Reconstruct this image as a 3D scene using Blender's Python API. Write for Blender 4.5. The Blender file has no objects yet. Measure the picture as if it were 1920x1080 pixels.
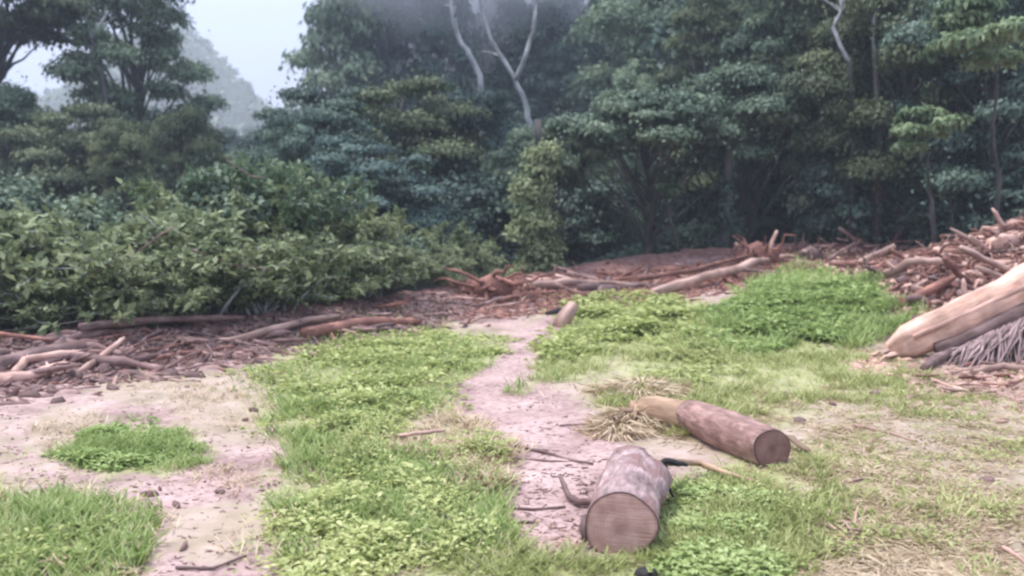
import bpy, math, random
import numpy as np
from mathutils import Vector, Matrix

# ------------------------------------------------------------------ camera, world, sun, exposure
scn = bpy.context.scene
C = scn.collection
CAMZ = 2.2
F = 1600.0
PITCH = math.atan(140 / F)
cd = bpy.data.cameras.new('camera'); cam = bpy.data.objects.new('camera', cd); C.objects.link(cam)
cam.location = (0, 0, CAMZ); cam.rotation_euler = (math.pi / 2 - PITCH, 0, 0)
cd.sensor_width = 36; cd.lens = 36 * F / 1920; cd.clip_end = 3000; cd.clip_start = 0.05
cd.dof.use_dof = True; cd.dof.focus_distance = 7.5; cd.dof.aperture_fstop = 1.1
scn.camera = cam

w = bpy.data.worlds.new('World'); scn.world = w; w.use_nodes = True
nt = w.node_tree; nt.nodes.clear()
SUN_EL, SUN_AZ = math.radians(70), math.radians(-80)
out = nt.nodes.new('ShaderNodeOutputWorld'); bg = nt.nodes.new('ShaderNodeBackground')
sky = nt.nodes.new('ShaderNodeTexSky'); sky.sky_type = 'NISHITA'; sky.sun_disc = False
sky.sun_elevation = SUN_EL; sky.sun_rotation = SUN_AZ; sky.air_density = 1.0; sky.dust_density = 2.0
tc = nt.nodes.new('ShaderNodeTexCoord'); nz = nt.nodes.new('ShaderNodeTexNoise')
nz.inputs['Scale'].default_value = 3.5; nz.inputs['Detail'].default_value = 4; nz.inputs['Roughness'].default_value = 0.5
rp = nt.nodes.new('ShaderNodeValToRGB'); rp.color_ramp.elements[0].position = 0.36; rp.color_ramp.elements[1].position = 0.62
rp.color_ramp.elements[0].color = (0.8, 0.8, 0.8, 1); rp.color_ramp.elements[1].color = (1, 1, 1, 1)
mx = nt.nodes.new('ShaderNodeMix'); mx.data_type = 'RGBA'
# overcast cloud deck, in the sky's units: a third as bright at the horizon as overhead, as real overcast is
sx = nt.nodes.new('ShaderNodeSeparateXYZ'); nt.links.new(tc.outputs['Generated'], sx.inputs[0])
mr = nt.nodes.new('ShaderNodeMapRange'); mr.inputs[3].default_value = 0.34; mr.inputs[4].default_value = 1.0; nt.links.new(sx.outputs[2], mr.inputs[0])
dk = nt.nodes.new('ShaderNodeVectorMath'); dk.operation = 'SCALE'; dk.inputs[0].default_value = (6.9, 7.6, 9.9)
nt.links.new(mr.outputs[0], dk.inputs['Scale']); nt.links.new(dk.outputs[0], mx.inputs[7])
nt.links.new(tc.outputs['Generated'], nz.inputs['Vector']); nt.links.new(nz.outputs['Fac'], rp.inputs[0])
nt.links.new(rp.outputs[0], mx.inputs[0]); nt.links.new(sky.outputs[0], mx.inputs[6])
nt.links.new(mx.outputs[2], bg.inputs[0]); nt.links.new(bg.outputs[0], out.inputs[0])
bg.inputs[1].default_value = 0.10
sd = bpy.data.lights.new('sun', 'SUN'); sun = bpy.data.objects.new('sun', sd); C.objects.link(sun)
sd.energy = 1.5; sd.angle = math.radians(14); sd.color = (1.0, 0.94, 0.90)
sun.rotation_euler = (math.pi / 2 - SUN_EL, 0, math.pi - SUN_AZ)
scn.view_settings.view_transform = 'Standard'; scn.view_settings.look = 'None'
scn.view_settings.gamma = 1; scn.view_settings.use_curve_mapping = False
scn.view_settings.exposure = 1.40
scn.cycles.max_bounces = 6; scn.cycles.diffuse_bounces = 3; scn.cycles.transmission_bounces = 3
scn.cycles.volume_bounces = 2; scn.cycles.use_denoising = True
scn.cycles.filter_width = 2.4

rng = np.random.default_rng(7)
R = random.Random(11)

# ------------------------------------------------------------------ noise and terrain
def _hash(ix, iy, s):
    n = (ix.astype(np.int64) * 374761393 + iy.astype(np.int64) * 668265263 + s * 1442695041) & 0xffffffff
    n = ((n ^ (n >> 13)) * 1274126177) & 0xffffffff
    return ((n ^ (n >> 16)) & 0xffff) / 65535.0
def vn(x, y, s=0):
    x = np.asarray(x, float); y = np.asarray(y, float)
    ix = np.floor(x); iy = np.floor(y); fx = x - ix; fy = y - iy
    fx = fx * fx * (3 - 2 * fx); fy = fy * fy * (3 - 2 * fy)
    a = _hash(ix, iy, s); b = _hash(ix + 1, iy, s); c = _hash(ix, iy + 1, s); d = _hash(ix + 1, iy + 1, s)
    return (a + (b - a) * fx) * (1 - fy) + (c + (d - c) * fx) * fy - 0.5
def fbm(x, y, s=0, o=4):
    t = 0; a = 1.0
    for k in range(o):
        t = t + a * vn(x * 2 ** k, y * 2 ** k, s + k * 17); a *= 0.5
    return t
def ss(a, b, x):
    t = np.clip((x - a) / (b - a), 0, 1); return t * t * (3 - 2 * t)

BANK = [(-22, 7.5), (-13, 10.3), (-7.5, 12.6), (-3.9, 16.6), (-1.5, 21.5), (1.4, 24.5), (5.5, 27.0), (9.3, 27.5), (13.0, 25.5), (18, 25)]
def bank_dist(x, y):
    """distance to the bank line and which side (>0 behind it)"""
    best = np.full(np.shape(x), 1e9); side = np.zeros(np.shape(x))
    for (ax, ay), (bx, by) in zip(BANK, BANK[1:]):
        dx, dy = bx - ax, by - ay; L = dx * dx + dy * dy
        t = np.clip(((x - ax) * dx + (y - ay) * dy) / L, 0, 1)
        d = np.hypot(x - ax - t * dx, y - ay - t * dy)
        s = dx * (y - ay) - dy * (x - ax)
        m = d < best; best = np.where(m, d, best); side = np.where(m, np.sign(s), side)
    return best, side
def h(x, y):
    x = np.asarray(x, float); y = np.asarray(y, float)
    z = 0.85 * ss(12, 28, y) * ss(-3, 9, x)
    z = z + 2.35 * np.exp(-(((x - 13.2) / 4.6) ** 2 + ((y - 17.5) / 4.2) ** 2))
    d, s = bank_dist(x, y)
    z = z + 0.40 * np.exp(-(d / 1.1) ** 2)
    z = z - 0.35 * ss(0.5, 4, d * (s > 0)) * ss(60, 30, y)
    z = z + 0.22 * np.exp(-(((x - 5.6) / 2.4) ** 2 + ((y - 17.5) / 2.5) ** 2))
    a = x / np.maximum(y, 5)
    z = z + 0.34 * np.maximum(0, y - 52) * ss(-0.30, -0.05, a) * (1 - 0.35 * ss(90, 260, y))
    z = z + 0.05 * np.maximum(0, y - 60) * (1 - ss(-0.30, -0.05, a))
    z = z + 0.10 * fbm(x * 0.35, y * 0.35, 3, 2) * ss(0, 6, y)
    near = ss(60, 25, y)
    z = z + .012 * fbm(x * 11, y * 11, 61, 2) * ss(16, 8, y)
    z = z + (0.05 * fbm(x * 1.3, y * 1.3, 9, 2) + 0.022 * fbm(x * 5, y * 5, 21, 3)) * near
    z = z + 0.10 * fbm(x * 3.2, y * 3.2, 33, 3) * np.exp(-(d / 1.5) ** 2)
    z = z + 2.0 * fbm(x * .05, y * .05, 5, 3) * ss(55, 90, y)
    return z
def hf(x, y): return float(h(np.array([x]), np.array([y]))[0])
CT, ST = math.cos(PITCH), math.sin(PITCH)
def rays(px, py):
    u = (np.asarray(px, float) - 960) / F; v = (540 - np.asarray(py, float)) / F
    return u, CT + v * ST, -ST + v * CT
def gp(px, py):
    """where the line of sight through a photograph pixel meets the ground"""
    px = np.atleast_1d(np.asarray(px, float)); py = np.atleast_1d(np.asarray(py, float))
    dx, dy, dz = rays(px, py)
    if len(px) < 60:
        T_ = 2.0 * 1.02 ** np.arange(260)[None] + 0.5 * 0 ; XX = dx[:, None] * T_; YY = dy[:, None] * T_
        bl = (CAMZ + dz[:, None] * T_) < h(XX, YY); i = np.where(bl.any(1), bl.argmax(1), 259); i = np.maximum(i, 1)
        l = T_[0][i - 1]; u_ = T_[0][i]; TT = l[:, None] + (u_ - l)[:, None] * np.linspace(0, 1, 40)[None]
        bl = (CAMZ + dz[:, None] * TT) < h(dx[:, None] * TT, dy[:, None] * TT); j = np.where(bl.any(1), bl.argmax(1), 39)
        t = TT[np.arange(len(px)), j]; x, y = dx * t, dy * t
        return x, y, h(x, y)
    t = np.full(px.shape, 2.0); hit = np.zeros(px.shape, bool); tt = t.copy()
    for k in range(190):
        nt_ = tt * 1.02 + 0.02
        below = (CAMZ + dz * nt_) < h(dx * nt_, dy * nt_)
        new = below & ~hit
        lo, hi = tt, nt_
        if new.any():
            l = lo[new]; u_ = hi[new]
            for _ in range(8):
                m = (l + u_) / 2
                b = (CAMZ + dz[new] * m) < h(dx[new] * m, dy[new] * m)
                u_ = np.where(b, m, u_); l = np.where(b, l, m)
            t[new] = u_
        hit |= below; tt = nt_
        if hit.all(): break
    t = np.where(hit, t, tt)
    x, y = dx * t, dy * t
    return x, y, h(x, y)
def g1(px, py):
    x, y, z = gp(px, py); return Vector((x[0], y[0], z[0]))
def proj(x, y, z):
    fz = y * CT - (z - CAMZ) * ST; up = y * ST + (z - CAMZ) * CT
    fz = np.maximum(fz, 0.3)
    return 960 + F * x / fz, 540 - F * up / fz
def at(px, py, d):
    """point seen at a pixel, d metres ahead"""
    dx, dy, dz = [float(k) for k in rays(px, py)]
    t = d / dy
    return Vector((dx * t, d, CAMZ + dz * t))

# ------------------------------------------------------------------ mesh helpers
def mesh_np(name, V, Fq, mat, smooth=False, attr=None, mats=None, midx=None):
    me = bpy.data.meshes.new(name)
    V = np.asarray(V, np.float32); me.vertices.add(len(V)); me.vertices.foreach_set('co', V.ravel())
    if isinstance(Fq, np.ndarray):
        n, k = Fq.shape
        me.loops.add(n * k); me.loops.foreach_set('vertex_index', Fq.astype(np.int32).ravel())
        me.polygons.add(n); me.polygons.foreach_set('loop_start', np.arange(0, n * k, k, dtype=np.int32))
    else:
        ls = np.array([len(f) for f in Fq], np.int32); flat = np.concatenate([np.asarray(f, np.int32) for f in Fq])
        me.loops.add(len(flat)); me.loops.foreach_set('vertex_index', flat)
        me.polygons.add(len(ls)); me.polygons.foreach_set('loop_start', np.concatenate([[0], np.cumsum(ls)[:-1]]).astype(np.int32))
    me.update(calc_edges=True); me.validate()
    for m in (mats or ([mat] if mat else [])): me.materials.append(m)
    if midx is not None: me.polygons.foreach_set('material_index', np.asarray(midx, np.int32))
    if smooth: me.polygons.foreach_set('use_smooth', np.ones(len(me.polygons), bool))
    if attr:
        for k, a in attr.items():
            a = np.asarray(a, np.float32)
            if a.ndim == 2: me.attributes.new(k, 'FLOAT_VECTOR', 'POINT').data.foreach_set('vector', a.ravel()); continue
            at_ = me.attributes.new(k, 'FLOAT', 'POINT'); at_.data.foreach_set('value', np.asarray(a, np.float32))
    return me
def link(name, me, parent=None, loc=None, kind=None, label=None, cat=None, group=None):
    o = bpy.data.objects.new(name, me); C.objects.link(o)
    if parent is not None: o.parent = parent
    if loc is not None: o.location = loc
    tag(o, label, cat, group, kind); return o
def tag(o, label=None, cat=None, group=None, kind=None):
    if label: o['label'] = label
    if cat: o['category'] = cat
    if group: o['group'] = group
    if kind: o['kind'] = kind
def norm(a): return a / np.maximum(np.linalg.norm(a, axis=-1, keepdims=True), 1e-9)

class Tubes:
    """collects tapered bent tubes into one mesh"""
    def __init__(s): s.V = []; s.F = []; s.G = []; s.n = 0
    def tube(s, P, r, k=7, rough=0.0, cap=True, flat=1.0):
        P = np.asarray(P, float); r = np.broadcast_to(np.asarray(r, float), (len(P),))
        T = norm(np.gradient(P, axis=0)); ref = np.array([0, 0, 1.0]) if abs(T[0][2]) < 0.9 else np.array([1.0, 0, 0])
        A = norm(np.cross(T, ref)); B = np.cross(T, A)
        th = np.arange(k) * 2 * math.pi / k
        rr = r[:, None] * (1 + rough * rng.uniform(-1, 1, (len(P), k)))
        ring = P[:, None, :] + rr[..., None] * (np.cos(th)[None, :, None] * A[:, None, :] + flat * np.sin(th)[None, :, None] * B[:, None, :])
        s.V.append(ring.reshape(-1, 3)); m = len(P)
        al = np.concatenate([[0], np.cumsum(np.linalg.norm(np.diff(P, axis=0), axis=1))]) + s.n * .37
        s.G.append(np.stack([np.broadcast_to(al[:, None], rr.shape), rr * np.cos(th), rr * np.sin(th)], -1).reshape(-1, 3))
        for i in range(m - 1):
            for j in range(k):
                a = s.n + i * k + j; b = s.n + i * k + (j + 1) % k
                s.F.append((a, b, b + k, a + k))
        if cap:
            s.F.append(tuple(s.n + j for j in range(k))[::-1]); s.F.append(tuple(s.n + (m - 1) * k + j for j in range(k)))
        s.n += m * k
    def me(s, name, mat, smooth=True): return mesh_np(name, np.concatenate(s.V), s.F, mat, smooth, attr={'grain': np.concatenate(s.G)})

def wiggle(p0, p1, n=6, amp=0.1, seedr=None):
    p0 = np.array(p0, float); p1 = np.array(p1, float); t = np.linspace(0, 1, n)[:, None]
    L = np.linalg.norm(p1 - p0); P = p0 + (p1 - p0) * t
    off = np.cumsum(rng.normal(0, 1, (n, 3)), 0); off -= off[0] + (off[-1] - off[0]) * t
    return P + off * amp * L / math.sqrt(n)

def leaf_mesh(name, P, N, L, size, mat, aspect=0.5, leaf_tone=None, fold=0.12, extra=None):
    """one four-sided folded leaf per point: P base, N normal, L long axis"""
    n = len(P); size = np.broadcast_to(np.asarray(size, float), (n,))[:, None]
    L = norm(L); W = norm(np.cross(N, L)); N = np.cross(L, W)
    mid = P + L * size * 0.45
    V = np.stack([P, mid + W * size * aspect * 0.5 + N * size * fold, P + L * size - N * size * fold, mid - W * size * aspect * 0.5 + N * size * fold], 1)
    if leaf_tone is None: leaf_tone = rng.random(n)
    return mesh_np(name, V.reshape(-1, 3), np.arange(n * 4).reshape(n, 4), mat, attr={'leaf_tone': np.repeat(leaf_tone, 4)})

def rand_dir(n): return norm(rng.normal(0, 1, (n, 3)))
def pad_leaves(pads, total, leaf):
    """points, normals and axes of leaves spread over the shells of flattened clumps"""
    c = np.array([p[0] for p in pads]); rr = np.array([p[1] for p in pads])
    wgt = (rr[:, 0] * rr[:, 1]); wgt = wgt / wgt.sum()
    idx = rng.choice(len(pads), total, p=wgt)
    u = rand_dir(total); u[:, 2] = np.where(u[:, 2] < -0.25, -u[:, 2] * 0.6, u[:, 2])
    rad = rng.uniform(0.45, 1.08, total) ** 0.7
    lump = 1 + 0.22 * np.sin(u[:, 0] * 7 + idx * 1.7) * np.sin(u[:, 1] * 6 + idx * 2.3)
    P = c[idx] + u * rr[idx] * (rad * lump)[:, None]
    N = norm(u * 0.9 + np.array([0, 0, 0.55]) + rng.normal(0, 0.35, (total, 3)))
    Lg = norm(np.cross(N, rand_dir(total)) + np.array([0, 0, -0.25]))
    tone = rng.random(len(pads))[idx] * 0.55 + rng.random(total) * 0.45
    return P, N, Lg, leaf * rng.uniform(0.6, 1.3, total), tone

# ------------------------------------------------------------------ materials
def newmat(name):
    m = bpy.data.materials.new(name); m.use_nodes = True; n = m.node_tree; n.nodes.clear()
    o = n.nodes.new('ShaderNodeOutputMaterial'); return m, n, o
def N_(n, t, **kw):
    x = n.nodes.new(t)
    for k, v in kw.items():
        if k in x.inputs.keys(): x.inputs[k].default_value = v
        else: setattr(x, k, v)
    return x
def ramp(n, stops, src):
    r = n.nodes.new('ShaderNodeValToRGB'); e = r.color_ramp.elements
    while len(e) < len(stops): e.new(0.5)
    for q, (p, c) in zip(e, stops): q.position = p; q.color = (*c, 1)
    n.links.new(src, r.inputs[0]); return r.outputs[0]
def mix(n, f, a, b, mode='MIX'):
    m = n.nodes.new('ShaderNodeMix'); m.data_type = 'RGBA'; m.blend_type = mode
    for s, i in ((f, 0), (a, 6), (b, 7)):
        if hasattr(s, 'links'): n.links.new(s, m.inputs[i])
        elif i == 0: m.inputs[0].default_value = s
        else: m.inputs[i].default_value = (*s, 1)
    return m.outputs[2]
def leafmat(name, dark, mid, light, trans=0.25, scale=0.7):
    m, n, o = newmat(name)
    a = N_(n, 'ShaderNodeAttribute', attribute_name='leaf_tone')
    oi = n.nodes.new('ShaderNodeObjectInfo'); g = n.nodes.new('ShaderNodeNewGeometry')
    nz = N_(n, 'ShaderNodeTexNoise', Scale=scale, Detail=2.0); n.links.new(g.outputs['Position'], nz.inputs['Vector'])
    ad = N_(n, 'ShaderNodeMath', operation='MULTIPLY_ADD'); ad.inputs[1].default_value = 0.9; n.links.new(nz.outputs['Fac'], ad.inputs[0]); n.links.new(a.outputs['Fac'], ad.inputs[2])
    sb = N_(n, 'ShaderNodeMath', operation='MULTIPLY_ADD'); sb.inputs[1].default_value = 0.42; n.links.new(oi.outputs['Random'], sb.inputs[0]); n.links.new(ad.outputs[0], sb.inputs[2])
    dv = N_(n, 'ShaderNodeMath', operation='MULTIPLY'); dv.inputs[1].default_value = 0.5; n.links.new(sb.outputs[0], dv.inputs[0])
    col = ramp(n, [(0.28, dark), (0.56, mid), (0.86, light)], dv.outputs[0])
    p = N_(n, 'ShaderNodeBsdfPrincipled', Roughness=0.55); p.inputs['Specular IOR Level'].default_value = 0.28
    t = n.nodes.new('ShaderNodeBsdfTranslucent'); n.links.new(col, p.inputs['Base Color']); n.links.new(col, t.inputs['Color'])
    ms = N_(n, 'ShaderNodeMixShader'); ms.inputs[0].default_value = trans
    n.links.new(p.outputs[0], ms.inputs[1]); n.links.new(t.outputs[0], ms.inputs[2]); n.links.new(ms.outputs[0], o.inputs[0])
    return m
def woodmat(name, dark, light, scale=6, stretch=(1, 1, 1), rough=0.8, bump=0.5, dist=0.02, patch=None):
    m, n, o = newmat(name)
    tc = N_(n, 'ShaderNodeAttribute', attribute_name='grain'); mp = N_(n, 'ShaderNodeMapping'); mp.inputs['Scale'].default_value = stretch
    n.links.new(tc.outputs['Vector'], mp.inputs['Vector'])
    oi = n.nodes.new('ShaderNodeObjectInfo')
    nz = N_(n, 'ShaderNodeTexNoise', Scale=scale, Detail=6.0, Roughness=0.65); n.links.new(mp.outputs[0], nz.inputs['Vector'])
    n2 = N_(n, 'ShaderNodeTexNoise', Scale=scale * 0.25, Detail=3.0); n.links.new(tc.outputs['Vector'], n2.inputs['Vector'])
    col = ramp(n, [(0.3, dark), (0.68, light)], nz.outputs['Fac'])
    big = ramp(n, [(0.35, (0.6, 0.6, 0.6)), (0.65, (1.15, 1.15, 1.15))], n2.outputs['Fac'])
    col = mix(n, 1.0, col, big, 'MULTIPLY')
    if patch:
        n3 = N_(n, 'ShaderNodeTexNoise', Scale=scale * 0.4, Detail=5.0); n.links.new(tc.outputs['Vector'], n3.inputs['Vector'])
        f = ramp(n, [(0.48, (0, 0, 0)), (0.6, (1, 1, 1))], n3.outputs['Fac']); col = mix(n, f, col, patch)
    vr = ramp(n, [(0, (0.7, 0.7, 0.7)), (1, (1.25, 1.2, 1.18))], oi.outputs['Random']); col = mix(n, 1.0, col, vr, 'MULTIPLY')
    p = N_(n, 'ShaderNodeBsdfPrincipled', Roughness=rough); n.links.new(col, p.inputs['Base Color'])
    b = N_(n, 'ShaderNodeBump', Strength=bump, Distance=dist); n.links.new(nz.outputs['Fac'], b.inputs['Height']); n.links.new(b.outputs[0], p.inputs['Normal'])
    n.links.new(p.outputs[0], o.inputs[0]); return m

M = {}
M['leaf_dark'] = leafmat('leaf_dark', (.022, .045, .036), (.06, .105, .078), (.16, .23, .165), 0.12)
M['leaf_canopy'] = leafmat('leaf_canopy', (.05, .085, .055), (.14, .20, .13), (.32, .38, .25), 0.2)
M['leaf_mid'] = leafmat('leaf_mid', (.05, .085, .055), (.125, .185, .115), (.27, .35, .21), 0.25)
M['leaf_shrub'] = leafmat('leaf_shrub', (.07, .10, .045), (.20, .25, .12), (.44, .49, .27), 0.3, 1.2)
M['leaf_olive'] = leafmat('leaf_olive', (.045, .065, .032), (.11, .145, .068), (.25, .29, .15), 0.2)
M['leaf_teal'] = leafmat('leaf_teal', (.02, .045, .042), (.06, .11, .095), (.15, .22, .185), 0.12)
M['leaf_bright'] = leafmat('leaf_bright', (.06, .10, .06), (.14, .21, .11), (.28, .36, .19), 0.3)
M['weed'] = leafmat('weed', (.13, .165, .05), (.37, .43, .14), (.68, .70, .33), 0.35, 2.0)
M['grass'] = leafmat('grass', (.14, .20, .06), (.31, .42, .13), (.54, .62, .28), 0.35, 2.0)
M['grass_yellow'] = leafmat('grass_yellow', (.26, .29, .10), (.41, .46, .17), (.60, .60, .31), 0.3, 2.0)
M['straw'] = leafmat('straw', (.30, .21, .11), (.52, .40, .26), (.72, .59, .42), 0.2, 2.5)
M['dead_leaf'] = leafmat('dead_leaf', (.14, .055, .035), (.26, .12, .08), (.42, .24, .17), 0.15, 2.5)
M['bark'] = woodmat('bark', (.030, .028, .026), (.10, .095, .085), 5, (.25, 1, 1))
M['bark_pale'] = woodmat('bark_pale', (.24, .26, .26), (.52, .55, .54), 6, (.25, 1, 1))
M['mudwood'] = woodmat('mudwood', (.09, .045, .04), (.40, .27, .25), 9, (.3, 1, 1), patch=(.17, .10, .09), bump=.9)
M['redwood'] = woodmat('redwood', (.11, .040, .028), (.44, .22, .165), 9, (.3, 1, 1), patch=(.20, .09, .07), bump=.9)
M['palewood'] = woodmat('palewood', (.30, .16, .12), (.70, .49, .41), 6, (.25, 1, 1))
M['orangewood'] = woodmat('orangewood', (.46, .26, .18), (.88, .62, .50), 11, (.12, 1, 1), bump=.9, dist=.04)
M['purplebark'] = woodmat('purplebark', (.19, .11, .10), (.62, .47, .455), 16, (.45, 1, 1), bump=1.0, dist=.05, patch=(.30, .18, .165))
M['redbark'] = woodmat('redbark', (.13, .07, .055), (.46, .30, .26), 14, (.4, 1, 1), bump=1.0, dist=.05, patch=(.22, .13, .11))
M['fibre'] = woodmat('fibre', (.10, .062, .058), (.42, .31, .30), 9, (.25, 1, 1))
M['cutface'] = woodmat('cutface', (.31, .175, .14), (.45, .285, .24), 30, (1, 1, 1), bump=.4, dist=.006)
M['cutdark'] = woodmat('cutdark', (.15, .075, .062), (.26, .15, .13), 9, (1, 1, 1), bump=.15, dist=.004)
def facemat(name, a, b_):
    m, n, o = newmat(name); rr = N_(n, 'ShaderNodeAttribute', attribute_name='ring'); g = N_(n, 'ShaderNodeAttribute', attribute_name='grain')
    nz = N_(n, 'ShaderNodeTexNoise', Scale=9.0, Detail=5.0); n.links.new(g.outputs['Vector'], nz.inputs['Vector'])
    k = N_(n, 'ShaderNodeMath', operation='MULTIPLY_ADD'); k.inputs[1].default_value = 70; n.links.new(rr.outputs['Fac'], k.inputs[0])
    k2 = N_(n, 'ShaderNodeMath', operation='MULTIPLY'); k2.inputs[1].default_value = 14; n.links.new(nz.outputs['Fac'], k2.inputs[0]); n.links.new(k2.outputs[0], k.inputs[2])
    sn = N_(n, 'ShaderNodeMath', operation='SINE'); n.links.new(k.outputs[0], sn.inputs[0])
    md = N_(n, 'ShaderNodeMath', operation='MULTIPLY_ADD'); md.inputs[1].default_value = .045; n.links.new(sn.outputs[0], md.inputs[0]); n.links.new(nz.outputs['Fac'], md.inputs[2])
    col = ramp(n, [(.3, a), (.7, b_)], md.outputs[0]); core = ramp(n, [(0, (.72, .68, .66)), (.35, (1, 1, 1)), (.9, (1, 1, 1)), (1, (.7, .66, .62))], rr.outputs['Fac'])
    p = N_(n, 'ShaderNodeBsdfPrincipled', Roughness=.8); n.links.new(mix(n, 1.0, col, core, 'MULTIPLY'), p.inputs['Base Color'])
    mp = N_(n, 'ShaderNodeMapping'); mp.inputs['Scale'].default_value = (3, 3, 45); mp.inputs['Rotation'].default_value = (.0, .5, 0); n.links.new(g.outputs['Vector'], mp.inputs['Vector'])
    n2 = N_(n, 'ShaderNodeTexNoise', Scale=2.0, Detail=3.0); n.links.new(mp.outputs[0], n2.inputs['Vector'])
    bb = N_(n, 'ShaderNodeBump', Strength=.8, Distance=.01); n.links.new(n2.outputs['Fac'], bb.inputs['Height']); n.links.new(bb.outputs[0], p.inputs['Normal']); n.links.new(p.outputs[0], o.inputs[0]); return m
M['cutface'] = facemat('cutface', (.34, .19, .15), (.54, .355, .305))
M['cutdark'] = facemat('cutdark', (.17, .08, .065), (.30, .17, .145))
M['black_wood'] = woodmat('black_wood', (.012, .010, .012), (.04, .035, .035), 9)  # near-black wood, also used for the shade in the front log's crack
M['yellowwood'] = woodmat('yellowwood', (.17, .10, .06), (.52, .37, .24), 6, (.3, 1, 1))

# ground: pink dirt, worn turf, forest litter darkened for the shade under the trees; the masks are where each of them lies
m, n, o = newmat('soil'); M['soil'] = m
g = n.nodes.new('ShaderNodeNewGeometry'); pos = g.outputs['Position']
def nzv(sc, det=5.0, ro=0.6):
    q = N_(n, 'ShaderNodeTexNoise', Scale=sc, Detail=det, Roughness=ro); n.links.new(pos, q.inputs['Vector']); return q.outputs['Fac']
d1 = ramp(n, [(0.28, (.25, .15, .13)), (0.42, (.38, .25, .225)), (0.55, (.50, .35, .32)), (0.75, (.61, .45, .415))], nzv(1.1))
d2 = ramp(n, [(0.32, (.50, .46, .43)), (0.55, (1, 1, 1)), (0.75, (1.1, 1.08, 1.08))], nzv(14.0))
dirt = mix(n, 0.8, d1, mix(n, 1.0, d1, d2, 'MULTIPLY'))
t1 = ramp(n, [(0.3, (.24, .25, .10)), (0.5, (.33, .34, .14)), (0.7, (.46, .42, .25))], nzv(3.0))
t2 = ramp(n, [(0.3, (.28, .225, .14)), (0.5, (.40, .315, .23)), (0.7, (.52, .405, .34))], nzv(2.2))
shade_litter = ramp(n, [(0.35, (.035, .026, .024)), (0.7, (.12, .075, .065))], nzv(4.0))  # leaf litter, its colour kept dark to carry the forest's shade
mud = ramp(n, [(0.3, (.12, .05, .04)), (0.5, (.25, .13, .11)), (0.72, (.46, .28, .25))], nzv(6.0))
def am(nm): return N_(n, 'ShaderNodeAttribute', attribute_name=nm).outputs['Fac']
def brk(att, sc, lo=-0.22, hi=0.22):
    """attribute edge broken up by noise"""
    q = N_(n, 'ShaderNodeMath', operation='ADD'); n.links.new(am(att), q.inputs[0])
    s = N_(n, 'ShaderNodeMath', operation='SUBTRACT'); s.inputs[1].default_value = 0.5; n.links.new(nzv(sc, 4.0), s.inputs[0])
    n.links.new(s.outputs[0], q.inputs[1]); r = N_(n, 'ShaderNodeMapRange', interpolation_type='SMOOTHSTEP')
    r.inputs[1].default_value = 0.5 + lo; r.inputs[2].default_value = 0.5 + hi; n.links.new(q.outputs[0], r.inputs[0]); return r.outputs[0]
col = mix(n, brk('dry', 5.0), dirt, t2); col = mix(n, brk('turf', 6.0), col, t1)
col = mix(n, brk('mud', 4.0), col, mud); col = mix(n, brk('litter', 3.0), col, shade_litter)
p = N_(n, 'ShaderNodeBsdfPrincipled', Roughness=0.85); n.links.new(col, p.inputs['Base Color'])
wet = n.nodes.new('ShaderNodeMapRange'); wet.inputs[1].default_value = .35; wet.inputs[2].default_value = .6; wet.inputs[3].default_value = .45; wet.inputs[4].default_value = .9; n.links.new(nzv(1.1), wet.inputs[0]); n.links.new(wet.outputs[0], p.inputs['Roughness'])
b = N_(n, 'ShaderNodeBump', Strength=0.7, Distance=0.03); n.links.new(nzv(9.0, 8.0, 0.7), b.inputs['Height']); n.links.new(b.outputs[0], p.inputs['Normal'])
n.links.new(p.outputs[0], o.inputs[0])
m, n, o = newmat('hill_forest'); M['hill'] = m
g = n.nodes.new('ShaderNodeNewGeometry'); q = N_(n, 'ShaderNodeTexNoise', Scale=0.06, Detail=8.0, Roughness=0.7); n.links.new(g.outputs['Position'], q.inputs['Vector'])
p = N_(n, 'ShaderNodeBsdfPrincipled', Roughness=0.95); n.links.new(ramp(n, [(0.35, (.03, .05, .035)), (0.7, (.09, .13, .07))], q.outputs['Fac']), p.inputs['Base Color'])
b = N_(n, 'ShaderNodeBump', Strength=1.0, Distance=4.0); n.links.new(q.outputs['Fac'], b.inputs['Height']); n.links.new(b.outputs[0], p.inputs['Normal'])
n.links.new(p.outputs[0], o.inputs[0])

# ------------------------------------------------------------------ the ground sheet
# (px, py, rx, ry) footprints read off the photograph, turned into areas of the field
TURF = [(250, 845, 130, 48), (740, 690, 250, 85), (640, 770, 150, 70), (730, 960, 230, 130), (800, 860, 160, 60), (110, 1030, 160, 110),
        (1190, 610, 180, 65), (1050, 670, 110, 45), (1520, 580, 150, 85), (1400, 690, 280, 75), (1330, 760, 200, 50), (1360, 1010, 190, 110), (900, 1060, 150, 70),
        (1480, 870, 120, 45), (1700, 725, 150, 26), (1150, 1075, 150, 30)]
DRY = [(2120, 860, 380, 260), (-220, 900, 260, 160), (1700, 900, 420, 240), (1350, 770, 320, 90), (1180, 730, 110, 60), (450, 780, 120, 60), (330, 730, 160, 35), (130, 820, 90, 60), (850, 830, 130, 40), (400, 1000, 90, 60)]
def ell(px, py, L):
    best = np.zeros(np.shape(px))
    for cx, cy, rx, ry in L:
        q = np.sqrt(((px - cx) / rx) ** 2 + ((py - cy) / ry) ** 2)
        best = np.maximum(best, np.clip(1.25 - 0.75 * q, 0, 1))
    return best
PATH = [(1035, 605, 20), (1000, 640, 24), (965, 690, 34), (900, 740, 45), (925, 775, 40), (1010, 790, 70), (1070, 830, 85), (1040, 900, 85), (1030, 980, 75), (1060, 1000, 60)]
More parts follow.
